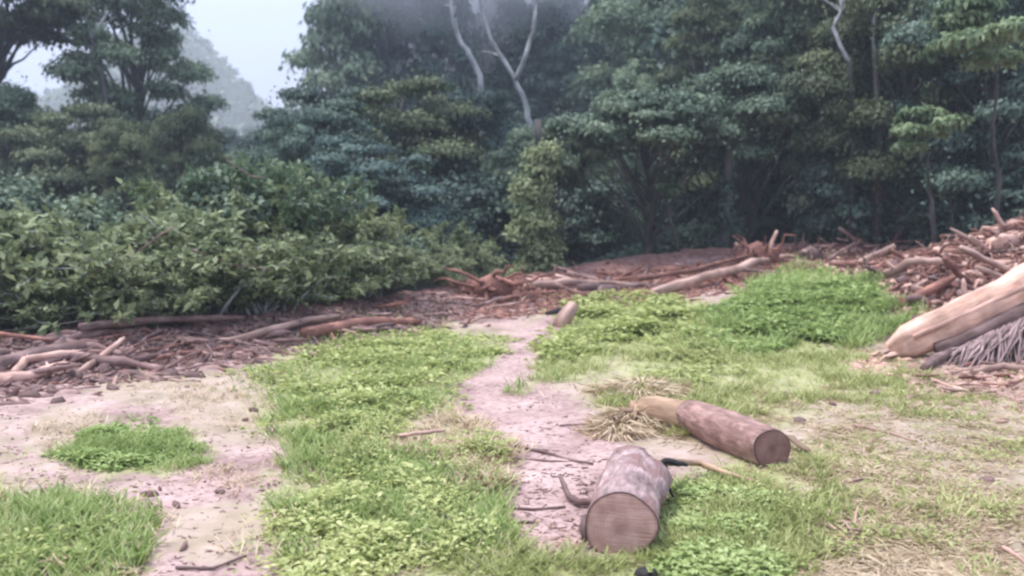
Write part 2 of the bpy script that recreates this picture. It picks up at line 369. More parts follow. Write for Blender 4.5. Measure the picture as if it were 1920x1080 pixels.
def bare_ground(px, py):
    """the trodden path and the bare flat below it"""
    best = np.zeros(np.shape(px))
    for (ax, ay, aw), (bx, by, bw) in zip(PATH, PATH[1:]):
        dx, dy = bx - ax, by - ay; t = np.clip(((px - ax) * dx + (py - ay) * dy) / (dx * dx + dy * dy), 0, 1)
        d = np.hypot(px - ax - t * dx, (py - ay - t * dy) * 1.5) / (aw + (bw - aw) * t); best = np.maximum(best, np.clip(2.1 - 1.5 * d, 0, 1))
    return best
ny, na = 300, 330
ys = -3 + 6.0 * (np.exp(np.linspace(0, math.log(423 / 6.0 + 1), ny)) - 1)
av = np.linspace(-1.15, 1.15, na)
Y, A = np.meshgrid(ys, av, indexing='ij'); X = A * (Y + 6.5)
Z = h(X, Y)
pX, pY = proj(X, Y, Z); bd, bs = bank_dist(X, Y)
vis = Y > 1.2
turf = np.where(vis, ell(pX, pY, TURF), 0.3 + 0 * X); dry = np.where(vis, ell(pX, pY, DRY), 0.4); bg_ = np.where(vis, bare_ground(pX, pY), 0); turf = turf * (1 - bg_); dry = dry * (1 - .8 * bg_)
mud_m = np.clip(1.15 - bd / 2.0, 0, 1) + np.clip(1.3 - np.sqrt(((X - 12.5) / 6) ** 2 + ((Y - 17) / 5.0) ** 2), 0, 1)
litter = np.clip((bd * (bs > 0) - .9) / 1.0, 0, 1)  # litter mask brought forward to darken the slope under the canopy
litter = np.maximum(litter, ss(38, 48, Y)); mud_m = np.maximum(mud_m, (bs > 0) * np.clip(1.5 - bd / 4, 0, 1))
idx = np.arange(ny * na).reshape(ny, na)
Q = np.stack([idx[:-1, :-1], idx[:-1, 1:], idx[1:, 1:], idx[1:, :-1]], -1).reshape(-1, 4)
me = mesh_np('ground', np.stack([X, Y, Z], -1).reshape(-1, 3), Q, M['soil'], True,
             attr={'turf': turf.ravel(), 'dry': dry.ravel(), 'mud': np.clip(mud_m, 0, 1).ravel(), 'litter': litter.ravel()})
link('ground', me, kind='structure', label='pinkish dirt field with worn turf rising into the forest')

# far mountain on the left, seen over the trees
def mountain(name, y0, prof, label, depth=90, seed=0):
    xs = np.linspace(-420, 160, 140); k = np.linspace(-1, 1, 16)
    Xm, K = np.meshgrid(xs, k, indexing='ij'); a = xs / y0
    top = prof(a)
    Zm = (top[:, None]) * (1 - np.abs(K) ** 1.3) + 7 * fbm(Xm * .03, K * 3 + seed, seed, 4) * (1 - K * K) + 0 - 8 * np.abs(K)
    Ym = y0 + K * depth
    ii = np.arange(Xm.size).reshape(Xm.shape)
    Qm = np.stack([ii[:-1, :-1], ii[1:, :-1], ii[1:, 1:], ii[:-1, 1:]], -1).reshape(-1, 4)
    link(name, mesh_np(name, np.stack([Xm, Ym, Zm], -1).reshape(-1, 3), Qm, M['hill'], True), kind='structure', label=label)
mountain('hill', 200, lambda a: 200 * np.interp(a, [-1.5, -.75, -.62, -.5, -.40, -.34, -.28, -.2, .5], [.07, .08, .10, .13, .23, .17, .105, .03, .0]) + 2,
         'misty hillside sloping down behind the dark left tree', 60, 3)
mountain('mountain', 350, lambda a: 350 * np.interp(a, [-1.5, -.6, -.45, -.3, -.2, .3], [.05, .06, .09, .11, .10, .10]) + 2,
         'far blue mountain fading in mist', 40, 8)

# ------------------------------------------------------------------ trees
def empty(name, loc, label, cat, group=None):
    o = bpy.data.objects.new(name, None); o.empty_display_size = 0.3; C.objects.link(o); o.location = loc
    tag(o, label, cat, group); return o
def tree_proto(height, base, rad, npads, padr, leaf, nleaf, mat, bark, tr=0.22, lean=0.0, flat=0.55, seed=0, umbrella=False, stray=0.04, bushy=False, first=1):
    """returns (trunk mesh, crown mesh, height): trunk and limbs as tubes, crown as leaf clumps at the limb ends"""
    global rng
    old = rng; rng = np.random.default_rng(seed)
    T = Tubes(); pads = []
    top = np.array([lean * height, 0, height * 0.86])
    trunk = wiggle((0, 0, -0.3), top, 9, 0.05)
    if not bushy: T.tube(trunk, np.linspace(tr, tr * 0.25, 9) * np.array([1.5] + [1] * 8), 8, 0.06)
    for i in range(npads):
        th = i * 2.399 + rng.uniform(-.4, .4); f = (i + 0.5) / npads
        zz = base + (height - base - padr * flat) * f
        if umbrella: env = 1.0 - 0.45 * f ** 2
        elif bushy: env = math.sqrt(max(0.05, 1 - (f) ** 2))
        else: env = math.sin(math.pi * (0.18 + 0.72 * f)) ** 0.7
        rr = rad * env * math.sqrt(rng.uniform(0.12, 1.0))
        c = np.array([rr * math.cos(th) + lean * zz, rr * math.sin(th), zz + (0 if not umbrella else -0.12 * rr)])
        pr = padr * rng.uniform(0.65, 1.3)
        pads.append((c, (pr, pr * rng.uniform(.8, 1.1), pr * flat)))
        k = int(np.clip(f * 6, first, 6)) if not bushy else 0
        s = trunk[k] if not bushy else np.array([rng.uniform(-.2, .2), rng.uniform(-.2, .2), -0.1])
        Pb = wiggle(s, c, 6, 0.08); Pb[1:-1, 2] += 0.1 * np.linalg.norm(c - s) * np.array([.6, 1, .9, .5]) * (0.6 if not bushy else 1)
        T.tube(Pb, np.linspace(tr * (0.38 if not bushy else 0.3), 0.02, 6), 5, 0.05, cap=False)
    P, N, L, S, tone = pad_leaves(pads, nleaf, leaf)
    ns = int(nleaf * stray)
    if ns:
        j = rng.integers(0, len(P), ns); P[j] += rng.normal(0, padr * 0.33, (ns, 3))
    cm = leaf_mesh('crown', P, N, L, S, M[mat], 0.55, tone)
    tm = T.me('trunk', M[bark]); rng = old
    return tm, cm, height
PR = {}
PR['broad'] = tree_proto(12, 2.6, 4.6, 32, 1.5, .24, 40000, 'leaf_dark', 'bark', seed=1)
PR['broad2'] = tree_proto(12, 2.4, 4.2, 28, 1.6, .26, 38000, 'leaf_mid', 'bark', seed=2, flat=.45)
PR['tall'] = tree_proto(16, 3.0, 4.0, 36, 1.5, .26, 40000, 'leaf_dark', 'bark', tr=.26, seed=3)
PR['tall2'] = tree_proto(16, 3.0, 4.4, 32, 1.7, .27, 40000, 'leaf_mid', 'bark_pale', tr=.2, seed=4, flat=.5)
PR['umbrella'] = tree_proto(7.2, 4.9, 4.4, 34, 1.15, .20, 42000, 'leaf_canopy', 'bark', tr=.17, seed=5, flat=.36, umbrella=True, stray=.05)
PR['layered'] = tree_proto(8.5, 1.4, 3.9, 32, 1.35, .2, 42000, 'leaf_dark', 'bark', tr=.17, seed=6, flat=.38)
PR['sparse'] = tree_proto(18, 4.0, 5.0, 50, 1.5, .30, 36000, 'leaf_dark', 'bark', tr=.36, seed=7, flat=.6)
PR['shrub'] = tree_proto(3.0, 0.3, 1.7, 30, .62, .15, 17000, 'leaf_shrub', 'bark_pale', tr=.06, seed=8, flat=.6, bushy=True, stray=.25)
PR['shrub2'] = tree_proto(2.4, 0.2, 1.9, 26, .60, .14, 15000, 'leaf_shrub', 'bark', tr=.06, seed=9, flat=.55, bushy=True, stray=.3)
PR['shrub3'] = tree_proto(3.4, 0.3, 1.5, 30, .55, .16, 15000, 'leaf_bright', 'bark_pale', tr=.06, seed=10, flat=.7, bushy=True, stray=.3)
PR['shrub4'] = tree_proto(3.2, 0.3, 1.6, 24, .5, .17, 11000, 'leaf_canopy', 'bark_pale', tr=.06, seed=29, flat=.8, bushy=True, stray=.4)
def bough_proto(h_, n, seed, leafmat_, leaf=.15, per=150):
    """felled leafy boughs: arching stems with leaves set along them"""
    global rng
    old = rng; rng = np.random.default_rng(seed); T = Tubes(); Ps = []; Ls = []; tn = []
    for i in range(n):
        th = rng.uniform(0, 6.28); out_ = rng.uniform(.5, 1.9); top_ = h_ * rng.uniform(.35, 1.0) * (1 - .25 * out_ / 1.9)
        b_ = rng.normal(0, .35, 3) * (1, 1, 0); t = np.linspace(0, 1, 9)[:, None]
        P = b_ + np.array([math.cos(th), math.sin(th), 0]) * out_ * t ** 1.2 + np.array([0, 0, 1]) * top_ * (1.7 * t - .75 * t ** 2.2) + rng.normal(0, .04, (9, 3)) * t
        T.tube(P, np.linspace(.035, .008, 9), 5, .05, cap=False)
        for side in range(4):
            k = rng.integers(3, 8); e = P[k] + rand_dir(1)[0] * rng.uniform(.25, .6) * np.array([1, 1, .5]) + (P[min(k + 1, 8)] - P[k]); Q = wiggle(P[k], e, 5, .08); T.tube(Q, np.linspace(.014, .005, 5), 4, .05, cap=False)
            f = rng.random(per // 6) * 4; j = f.astype(int).clip(0, 3); Ps.append(Q[j] + (Q[j + 1] - Q[j]) * (f - j)[:, None]); tn.append(np.full(len(f), rng.random())); Ls.append(np.repeat(norm(e - P[k])[None], len(f), 0))
        f = 2.2 + rng.random(per // 2) * 5.7; j = f.astype(int).clip(0, 7); Ps.append(P[j] + (P[j + 1] - P[j]) * (f - j)[:, None]); tn.append(np.full(len(f), rng.random())); Ls.append(norm(P[j + 1] - P[j]))
    P = np.concatenate(Ps); L = np.concatenate(Ls); k = len(P); tn = np.concatenate(tn)
    P = P + rng.normal(0, .035, (k, 3)); L = norm(L * .6 + rand_dir(k) * .8 + np.array([0, 0, -.15])); N = norm(np.cross(L, rand_dir(k)) + np.array([0, 0, 1.0]))
    cm = leaf_mesh('crown', P, N, L, leaf * rng.uniform(.55, 1.35, k), M[leafmat_], .45, tn * .5 + rng.random(k) * .5); tm = T.me('trunk', M['bark_pale']); rng = old
    return tm, cm, h_
PR['bough'] = bough_proto(2.8, 95, 41, 'leaf_shrub', .16, 190); PR['bough2'] = bough_proto(2.2, 90, 42, 'leaf_shrub', .14, 190); PR['bough3'] = bough_proto(3.2, 90, 43, 'leaf_bright', .17, 180)
PR['high'] = tree_proto(16, 11.4, 5.2, 44, 1.5, .28, 36000, 'leaf_dark', 'bark', tr=.3, seed=44, flat=.45, first=5)
PR['drybush'] = tree_proto(1.6, 0.1, 1.7, 20, .4, .12, 5000, 'dead_leaf', 'bark', tr=.05, seed=19, flat=.55, bushy=True, stray=.5)
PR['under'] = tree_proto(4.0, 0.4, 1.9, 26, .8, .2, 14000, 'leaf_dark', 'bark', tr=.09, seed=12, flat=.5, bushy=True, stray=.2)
PR['far'] = tree_proto(14, 2.0, 5.0, 34, 1.9, .55, 9000, 'leaf_mid', 'bark', tr=.25, seed=13, flat=.55)
def place(kind, proto, px, d, ytop, label, cat='tree', group=None, wide=1.0, rot=None, sink=0.0):
    u = (px - 960) / F; x = u * d; z = hf(x, d) - sink
    ztop = at(px, ytop, d).z; s = (ztop - z) / PR[proto][2]
    o = empty(kind, (x, d, z), label, cat, group)
    o.scale = (s * wide, s * wide, s); o.rotation_euler.z = R.uniform(0, 6.28) if rot is None else rot
    link('trunk', PR[proto][0], o); c_ = link('crown', PR[proto][1], o)
    if PR[proto][1].materials[0] in (M['leaf_dark'], M['leaf_mid']) and proto != 'under':      # several species in the wood
        c_.material_slots[0].link = 'OBJECT'; c_.material_slots[0].material = M[R.choice(['leaf_dark', 'leaf_mid', 'leaf_dark', 'leaf_mid', 'leaf_olive', 'leaf_teal'])]
    return o

# left, behind the bushes
place('broadleaf_tree', 'sparse', 265, 44, -75, 'tall dark hazy tree with gaps in its crown rising at the upper left', wide=.95, rot=0.6)
place('broadleaf_tree', 'high', -5, 40, -120, 'dark tree at the left edge whose high boughs overhang the pale sky', wide=.85, rot=2.2)
place('broadleaf_tree', 'broad', 20, 38, 140, 'round dark tree low at the left edge below the sky gap', wide=.9)
place('broadleaf_tree', 'layered', 160, 36, 180, 'dark mid height tree leaning under the tall left tree', wide=.9)
place('broadleaf_tree', 'broad2', 235, 29, 215, 'pale green small tree in front of the tall dark left tree', wide=.55)
place('broadleaf_tree', 'broad', 350, 34, 190, 'dark narrow tree right of the pale green small tree', wide=.62)
place('broadleaf_tree', 'far', 450, 85, 235, 'hazy tree on the slope just below the sky notch', wide=.9)
place('broadleaf_tree', 'broad2', 470, 60, 275, 'grey green tree under the sky notch between both dark masses', wide=.9)
# centre left mass
place('broadleaf_tree', 'layered', 615, 31, 150, 'dark layered tree right of the sky notch', wide=.88, rot=1.0)
place('broadleaf_tree', 'layered', 760, 33, 130, 'dark layered tree in the middle of the left centre mass', wide=.95, rot=2.5)
place('broadleaf_tree', 'broad', 880, 34, 150, 'dark round tree left of the pale forked trunk', wide=.72, rot=3.9)
place('broadleaf_tree', 'layered', 690, 26, 250, 'lower dark tree drooping over the green bushes', wide=1.0, rot=4.4)
place('broadleaf_tree', 'layered', 560, 27, 210, 'small dark tree at the left corner of the centre mass', wide=.62, rot=5.1)
for px, d, yt, lab in ((640, 72, -30, 'tall misty tree right of the sky notch at the top'), (735, 76, -60, 'tall misty tree left of the curved pale trunk at the top'), (830, 74, -40, 'tall misty tree right behind the curved pale trunk'), (1060, 78, -60, 'tall misty tree right of the forked tree at the top'), (940, 84, -20, 'tall misty tree straight behind the fork of the pale tree')):
    place('misty_tree', 'far', px, d, yt, lab, wide=.7)
# umbrella canopy
place('canopy_tree', 'umbrella', 1215, 27.5, 165, 'spreading tree with a flat pale topped canopy over the darkest hollow', wide=1.02, rot=0.4)
place('canopy_tree', 'umbrella', 1030, 27.0, 225, 'lower flat canopied tree beside the leafy column', wide=.62, rot=1.4)
place('canopy_tree', 'umbrella', 1400, 30, 120, 'flat canopied tree behind the right end of the pale canopy', wide=.9, rot=3.0)
# right forest
place('forest_tree', 'tall', 1180, 38, 120, 'dark tree rising behind the flat pale canopy', wide=.72)
place('forest_tree', 'tall2', 1330, 37, -20, 'tall tree with pale limbs above the flat canopy', wide=.8)
place('forest_tree', 'tall', 1470, 33, -120, 'tall dark tree right of the flat canopy', wide=.8)
place('forest_tree', 'tall2', 1590, 30, -160, 'tall tree with pale bent branches at the upper right', wide=.7)
place('forest_tree', 'broad', 1680, 27, -60, 'broad dark tree behind the bright leaf spray', wide=.85)
place('forest_tree', 'broad2', 1850, 24, -100, 'green broad tree in the upper right corner', wide=.8)
place('forest_tree', 'broad', 1990, 27, -60, 'dark tree cut off by the right edge', wide=1.0)
place('forest_tree', 'layered', 1800, 27, 150, 'layered tree above the right debris mound', wide=1.0)
place('forest_tree', 'broad', 1560, 36, 40, 'dark tree deep behind the hollow right of centre', wide=.9)
place('forest_tree', 'under', 1610, 28, 240, 'dark understory tree right of the hollow', wide=1.0)
place('forest_tree', 'layered', 1500, 34, 200, 'deep shaded tree behind the upright stick of the root tangle', wide=1.0)
def zone(px):
    return next(w_ for lim, w_ in ((600, 'under the sky notch'), (800, 'left of the curved pale trunk'), (980, 'around the pale forked tree'), (1200, 'behind the left half of the flat canopy'), (1400, 'behind the right half of the flat canopy'),
                                   (1560, 'just right of the flat canopy'), (1720, 'behind the pale bent trunk'), (1850, 'behind the bright leaf spray'), (9999, 'at the right edge of the view')) if px < lim)
# deep forest rows that close the view
gr = 'trees deep in the forest behind the canopy'
for i in range(16):
    px = 930 + i * 75 + R.uniform(-20, 20)
    place('forest_tree', R.choice(['broad', 'tall', 'layered', 'broad']), px, R.uniform(40, 52), R.uniform(165, 235) - (px > 1230) * 230, 'dark tree deep in the shaded forest ' + zone(px), 'tree', gr + ' ' + zone(px), wide=1.0)
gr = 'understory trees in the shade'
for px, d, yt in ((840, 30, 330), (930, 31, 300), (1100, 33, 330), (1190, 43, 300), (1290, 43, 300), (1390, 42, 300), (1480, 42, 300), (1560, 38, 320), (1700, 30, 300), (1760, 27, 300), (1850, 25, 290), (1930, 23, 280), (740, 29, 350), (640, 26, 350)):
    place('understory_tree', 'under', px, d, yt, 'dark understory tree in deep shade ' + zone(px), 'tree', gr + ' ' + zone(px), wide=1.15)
gr = 'hazy trees on the misty slope'
for i in range(42):
    px = R.uniform(430, 1950); d = R.uniform(62, 150)
    x = (px - 960) / F * d; zt = hf(x, d) + R.uniform(9, 15)
    yt = float(proj(x, d, zt)[1])
    if px < 600 and yt < 215: yt = 215 + R.uniform(0, 40)
    place('slope_tree', 'far', px, d, yt, 'hazy pale tree on the misty slope ' + zone(px), 'tree', gr + ' ' + zone(px), wide=R.uniform(.8, 1.1))
for i in range(9):
    px = R.uniform(-250, 120) if i < 6 else R.uniform(120, 420); d = R.uniform(50, 70)
    place('slope_tree', 'far', px, d, R.uniform(165, 300), 'hazy dark tree low on the left behind the bushes', 'tree', 'hazy trees low on the left', wide=1.1)

# pale bare forked tree
def bare(loc, segs, label, mat='bark_pale', name='bare_tree', cat='tree', group=None):
    T = Tubes()
    for pts, r0, r1 in segs:
        P = np.array([np.array(p) - np.array(loc) for p in pts]); k = len(P)
        t = np.linspace(0, k - 1, (k - 1) * 3 + 1); Pi = np.stack([np.interp(t, np.arange(k), P[:, j]) for j in range(3)], 1)
        Pi[1:-1] += rng.normal(0, r0 * 0.15, Pi[1:-1].shape); T.tube(Pi, np.linspace(r0, r1, len(Pi)), 7, .07)
    for q_ in range(7 if segs[0][1] > .055 else 0):
        pts, r0, r1 = segs[q_ % len(segs)]; a_ = np.array(pts[-1]) - np.array(loc); b_ = np.array(pts[-2]) - np.array(loc); f_ = rng.uniform(-.4, 1); p_ = b_ + (a_ - b_) * max(f_, 0)
        if f_ < 0: p_ = b_ + (np.array(pts[-3]) - np.array(loc) - b_) * -f_
        T.tube(wiggle(p_, p_ + rand_dir(1)[0] * rng.uniform(.4, 1.1) * np.array([1, 1, .5]) + np.array([0, 0, rng.uniform(.2, .8)]), 6, .12), np.linspace(r1 * .6, .008, 6), 5, .1, cap=False)
    o = empty(name, loc, label, cat, group); link('trunk', T.me('trunk', M[mat]), o); return o
D = 29.0
base = Vector((at(1010, 400, D).x, D, hf(at(1010, 400, D).x, D)))
bare(base, [([base, at(1005, 330, D), at(995, 235, D), at(985, 190, D), at(967, 150, D), at(942, 108, D), at(922, 75, D), at(905, 30, D), at(895, -40, D)], .12, .045),
            ([at(967, 150, D), at(985, 105, D - .3), at(1000, 60, D - .4), at(1006, 0, D - .5), at(1012, -60, D - .5)], .085, .045),
            ([at(942, 108, D), at(925, 100, D + .3), at(905, 96, D + .4)], .05, .015)], 'bare pale tree with a forked trunk above the canopy')
D = 40.0
b2 = Vector((at(905, 400, D).x, D, hf(at(905, 400, D).x, D)))
bare(b2, [([b2, at(905, 250, D), at(900, 140, D), at(880, 103, D), at(862, 75, D), at(850, 30, D), at(846, -30, D)], .16, .10)], 'bare pale curved trunk in mist left of the forked tree')
D = 26.5
for segs, lab in (([(1600, 300), (1592, 115), (1575, 85), (1563, 50), (1578, 20), (1572, -30)], 'pale bent trunk between the dark trees upper right'),
                  ([(1650, 260), (1640, 100), (1641, 40), (1648, -20)], 'pale straight trunk right of the bent trunk')):
    pts = [at(a, b, D) for a, b in segs]; bb = Vector((pts[0].x, D, hf(pts[0].x, D)))
    T = Tubes(); o = bare(bb, [(pts[1:], .075, .045)], lab)
    o.children[0].name = 'limb'; P_ = np.array([list(q_ - bb) for q_ in [bb, pts[0], pts[1]]]); T.tube(P_, [.15, .10, .08], 8, .05); link('trunk', T.me('trunk', M['bark']), o)
D = 40.0
pts = [at(a, b, D) for a, b in ((190, 130), (172, 72), (190, 42), (203, 20))]
bb = Vector((pts[0].x + .6, D, hf(pts[0].x + .6, D)))
T = Tubes(); o = bare(bb, [(pts[1:], .06, .04), ([pts[1], at(165, 45, D), at(160, 28, D)], .05, .03)], 'pale bare snag against the sky in the left tree')
o.children[0].name = 'limb'; T.tube(np.array([list(q_ - bb) for q_ in [bb, pts[0], pts[1]]]), [.2, .12, .065], 8, .05); link('trunk', T.me('trunk', M['bark']), o)

# leafy column: a trunk wrapped in creeper
def column(px, d, pyt, pyb, rw, label, mat='leaf_shrub', n=9000):
    x = (px - 960) / F * d; z0 = hf(x, d); z1 = at(px, pyt, d).z
    o = empty('creeper_tree', (x, d, z0), label, 'tree')
    T = Tubes(); T.tube(wiggle((0, 0, -.2), (0.05, 0, z1 - z0 + 1.0), 9, .03), np.linspace(.2, .1, 9), 8, .05); link('trunk', T.me('trunk', M['bark']), o)
    pads = []
    for i in range(22):
        f = i / 21; pads.append((np.array([rng.normal(0, rw * .3), rng.normal(0, rw * .3), f * (z1 - z0)]), (rw * rng.uniform(.5, 1) * (1.15 - .45 * f),) * 2 + (rw * .55,)))
    P, N, L, S, tone = pad_leaves(pads, n, .15); P += rng.normal(0, .06, P.shape)
    link('creeper_leaves', leaf_mesh('creeper_leaves', P, N, L, S, M[mat], .6, tone), o)
column(1005, 24.8, 290, 525, .75, 'tree trunk wrapped in light green creeper at the debris bank')
column(1360, 27, 320, 440, .28, 'thin creeper clad sapling right of the darkest hollow', 'leaf_dark', 1600)

# green bushes and felled leafy boughs left of the bank
sh = [(-60, 15.0, 380, 'bough2', 1.1), (60, 14.8, 400, 'bough2', 1.2), (170, 16.0, 365, 'shrub4', 1.0), (40, 19, 330, 'shrub4', 1.0), (300, 17.0, 350, 'bough', 1.1),
      (250, 15.2, 455, 'bough2', 1.2), (410, 17.6, 320, 'shrub4', 1.0), (505, 18.4, 275, 'bough3', .85), (400, 16.0, 430, 'bough2', 1.3), (560, 18.6, 345, 'bough', 1.0),
      (530, 17.6, 440, 'bough2', 1.25), (650, 20.5, 400, 'shrub4', 1.1), (660, 19.0, 470, 'bough2', 1.2), (740, 22.5, 425, 'shrub4', 1.1), (770, 21.2, 490, 'bough2', 1.1),
      (835, 24.0, 440, 'bough', 1.0), (860, 23.6, 490, 'bough2', .9), (130, 13.9, 490, 'bough2', 1.3), (10, 13.6, 500, 'bough2', 1.2), (-120, 14.2, 430, 'bough', 1.2), (480, 15.9, 500, 'bough2', 1.2), (330, 14.6, 500, 'bough2', 1.2)]
BL = ['bush cut off by the left edge behind the two poles', 'leafy bush behind the short brown stick at the left', 'bush standing right of the short brown stick', 'dim bush at the back of the thicket near the left edge',
      'bush under the pale green small tree at the back of the thicket', 'wide bush behind the rising brown branch', 'bush below the sky notch at the back of the thicket', 'tall light green bush peaking highest in the thicket',
      'broad bush behind the long brown stick', 'round bush just right of the highest bush', 'wide low bush below the highest bush', 'bush at the foot of the lower drooping dark tree',
      'low bush above the orange dead leaves', 'bush behind the right end of the thicket', 'low bush near the reddish log that ends the left bank', 'bush beside the thin stem at the right end of the thicket',
      'last low bush of the thicket beside the reddish root tangle', 'low wide bush right above the two dark poles', 'lowest bush at the left edge behind the thick muddy log', 'bush filling the far left background edge',
      'low bush overhanging the long pale pole', 'low bush in front of the rising brown branch']
for (px, d, yt, k, wd), lab in zip(sh, BL):
    place('bush', k, px, d, yt - (38 if k.startswith('bough') and d > 14 else 0), lab, 'bush', 'bushes behind the left bank', wide=wd)
for px, d, yt in ((1235, 30, 470), (1300, 30, 455), (1170, 31, 480)):
    o = place('dry_bush', 'drybush', px, d, yt, {1235: 'low reddish dry bush in the middle under the canopy', 1300: 'low reddish dry bush nearest the antler like roots'}.get(px, 'low reddish dry bush beside the leafy column'), 'bush', 'dry bushes under the canopy', wide=1.0)
# bright leaf spray on the right
def spray(px, py, d, r, n, label, mat='leaf_bright'):
    c = at(px, py, d); x0, z0 = c.x + .6, hf(c.x + .6, d + .6)
    o = empty('sapling', (x0, d + .6, z0), label, 'tree')
    T = Tubes(); T.tube(wiggle((0, 0, -.1), (-.6, -.6, c.z - z0), 8, .05), np.linspace(.06, .02, 8), 6, .05); link('trunk', T.me('trunk', M['bark']), o)
    pads = [(np.array([-.6 + rng.normal(0, r * .6), -.6 + rng.normal(0, r * .5), c.z - z0 + rng.normal(0, r * .35)]), (r * .55, r * .5, r * .22)) for _ in range(7)]
    P, N, L, S, tone = pad_leaves(pads, n, .2)
    link('crown', leaf_mesh('crown', P, N, L, S, M[mat], .5, tone), o)
spray(1735, 240, 20.5, .7, 1500, 'sapling with a bright leaf spray before the dark forest')
spray(1870, 60, 20, 1.2, 4500, 'sapling with soft green foliage in the upper right corner')
spray(1245, 345, 26, .35, 350, 'small lone leaf cluster hanging in the dark hollow')
for px, d, py in ((880, 26.5, 405), (1790, 24, 340), (1370, 28, 400)):
    x = (px - 960) / F * d; z = hf(x, d)
    bare(Vector((x, d, z)), [([Vector((x, d, z - .1)), at(px - 4, (py + 480) / 2, d), at(px - 8, py, d)], .035, .02)], 'thin pale sapling stem standing at the forest edge', 'bark', group='thin stems at the forest edge')

# forest floor to canopy: closed mass of leaves far behind, nobody could count it
def wall(nm, a0, a1, y0, y1, z0, z1, n, leaf, mat, label):
    a = rng.uniform(a0, a1, n); y = rng.uniform(y0, y1, n); x = a * y
    q = fbm(x * .25, y * .25, 4, 3) * 5
    z = h(x, y) + z0 + rng.random(n) ** .8 * (z1 - z0) * (0.8 + 0.1 * q) * (.42 + .58 * ss(.08, .22, a))
    lum = fbm(x * .6, z * .6, 6, 2); keep = lum > -0.25
    P = np.stack([x, y, z], 1)[keep]; k = len(P)
    N = norm(np.array([0, -.3, .7]) + rng.normal(0, .5, (k, 3))); L = np.cross(N, rand_dir(k))
    link(nm, leaf_mesh(nm, P, N, L, leaf * rng.uniform(.6, 1.3, k), M[mat], .7, np.clip(.5 + lum[keep], 0, 1)), kind='stuff', label=label)
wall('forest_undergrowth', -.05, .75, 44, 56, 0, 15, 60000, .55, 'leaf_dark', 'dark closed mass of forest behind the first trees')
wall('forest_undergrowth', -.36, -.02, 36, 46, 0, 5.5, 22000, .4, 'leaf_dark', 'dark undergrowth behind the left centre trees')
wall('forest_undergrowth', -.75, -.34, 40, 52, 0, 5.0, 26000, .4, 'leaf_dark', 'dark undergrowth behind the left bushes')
wall('forest_undergrowth', -.02, .27, 27.6, 35, 0, 1.1, 20000, .2, 'leaf_dark', 'low dark undergrowth added to darken the floor of the hollow')  # dark leaves put in to cover the brown slope with the hollow's darkness
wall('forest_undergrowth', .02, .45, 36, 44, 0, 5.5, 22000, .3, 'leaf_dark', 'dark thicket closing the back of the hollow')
wall('slope_forest', -.30, .75, 70, 200, 0, 7, 60000, 1.4, 'leaf_mid', 'misty wooded slope above the forest')

k_ = 26000; a = rng.uniform(-.75, -.2, k_); kk_ = rng.uniform(-1, .3, k_)
top_ = 200 * np.interp(a, [-1.5, -.75, -.62, -.5, -.40, -.34, -.28, -.2, .5], [.07, .08, .10, .13, .23, .17, .105, .03, .0]) + 2
P = np.stack([a * 200, 200 + kk_ * 60, top_ * (1 - np.abs(kk_) ** 1.3) - 8 * np.abs(kk_) + rng.uniform(-1, 3.5, k_)], 1)
link('slope_forest', leaf_mesh('slope_forest', P, norm(np.array([0, -.4, .8]) + rng.normal(0, .4, (k_, 3))), rand_dir(k_), rng.uniform(1, 2.4, k_), M['leaf_mid'], .8), kind='stuff', label='tree cover on the misty hillside at the left')
def blob(nm, c, r, dens, label):
    U = 20; W_ = 12; V = []; Fq = []
    for i in range(1, W_):
        for j in range(U):
            p_, q_ = math.pi * i / W_, 2 * math.pi * j / U; wob = 1 + .12 * math.sin(3 * q_ + i) ; V.append((c[0] + r[0] * math.sin(p_) * math.cos(q_) * wob, c[1] + r[1] * math.sin(p_) * math.sin(q_) * wob, c[2] + r[2] * math.cos(p_)))
    for i in range(W_ - 2):
        for j in range(U): Fq.append((i * U + j, (i + 1) * U + j, (i + 1) * U + (j + 1) % U, i * U + (j + 1) % U))
    Fq.append(tuple(range(U))); Fq.append(tuple((W_ - 2) * U + j for j in range(U))[::-1])
    m, n, o = newmat('mist'); pv = N_(n, 'ShaderNodeVolumePrincipled'); pv.inputs['Color'].default_value = (.96, .97, 1, 1); pv.inputs['Density'].default_value = dens
    n.links.new(pv.outputs[0], o.inputs['Volume']); link(nm, mesh_np(nm, V, Fq, m, True), kind='stuff', label=label)
blob('mist', (-5, 82, 31), (17, 24, 17), .085, 'pale mist hanging on the slope behind the forked tree')
blob('mist', (-34, 120, 18), (60, 30, 22), .006, 'thin mist in the valley left of the slope')

# ------------------------------------------------------------------ debris bank
def branch_mesh(L, r, forks, mat, seed, k=7, splinter=True):
    global rng
    old = rng; rng = np.random.default_rng(seed)
    T = Tubes(); P = wiggle((-L / 2, 0, 0), (L / 2, 0, 0), 8, .05)
    rad = r * np.linspace(1.1, .6, 8) * rng.uniform(.85, 1.15, 8)
    if splinter: rad[-1] *= .25; rad[0] *= .7
    T.tube(P, rad, k, .2)
    for f in range(forks):
        i = rng.integers(2, 7); d = rand_dir(1)[0] * np.array([1, 1, .6]); d[2] = abs(d[2])
        T.tube(wiggle(P[i], P[i] + d * L * rng.uniform(.15, .4), 5, .12), np.linspace(r * .5, r * .12, 5), 5, .1)
    rng = old
    return T.me('wood', M[mat], False)
def chunk_mesh(L, r, mat, seed):
    global rng
    old = rng; rng = np.random.default_rng(seed)
    T = Tubes(); P = wiggle((-L / 2, 0, 0), (L / 2, 0, 0), 5, .05); T.tube(P, r * np.array([.55, 1, .95, .9, .3]), 6, .28, flat=.55); rng = old
    return T.me('wood', M[mat], False)
LIB = {}
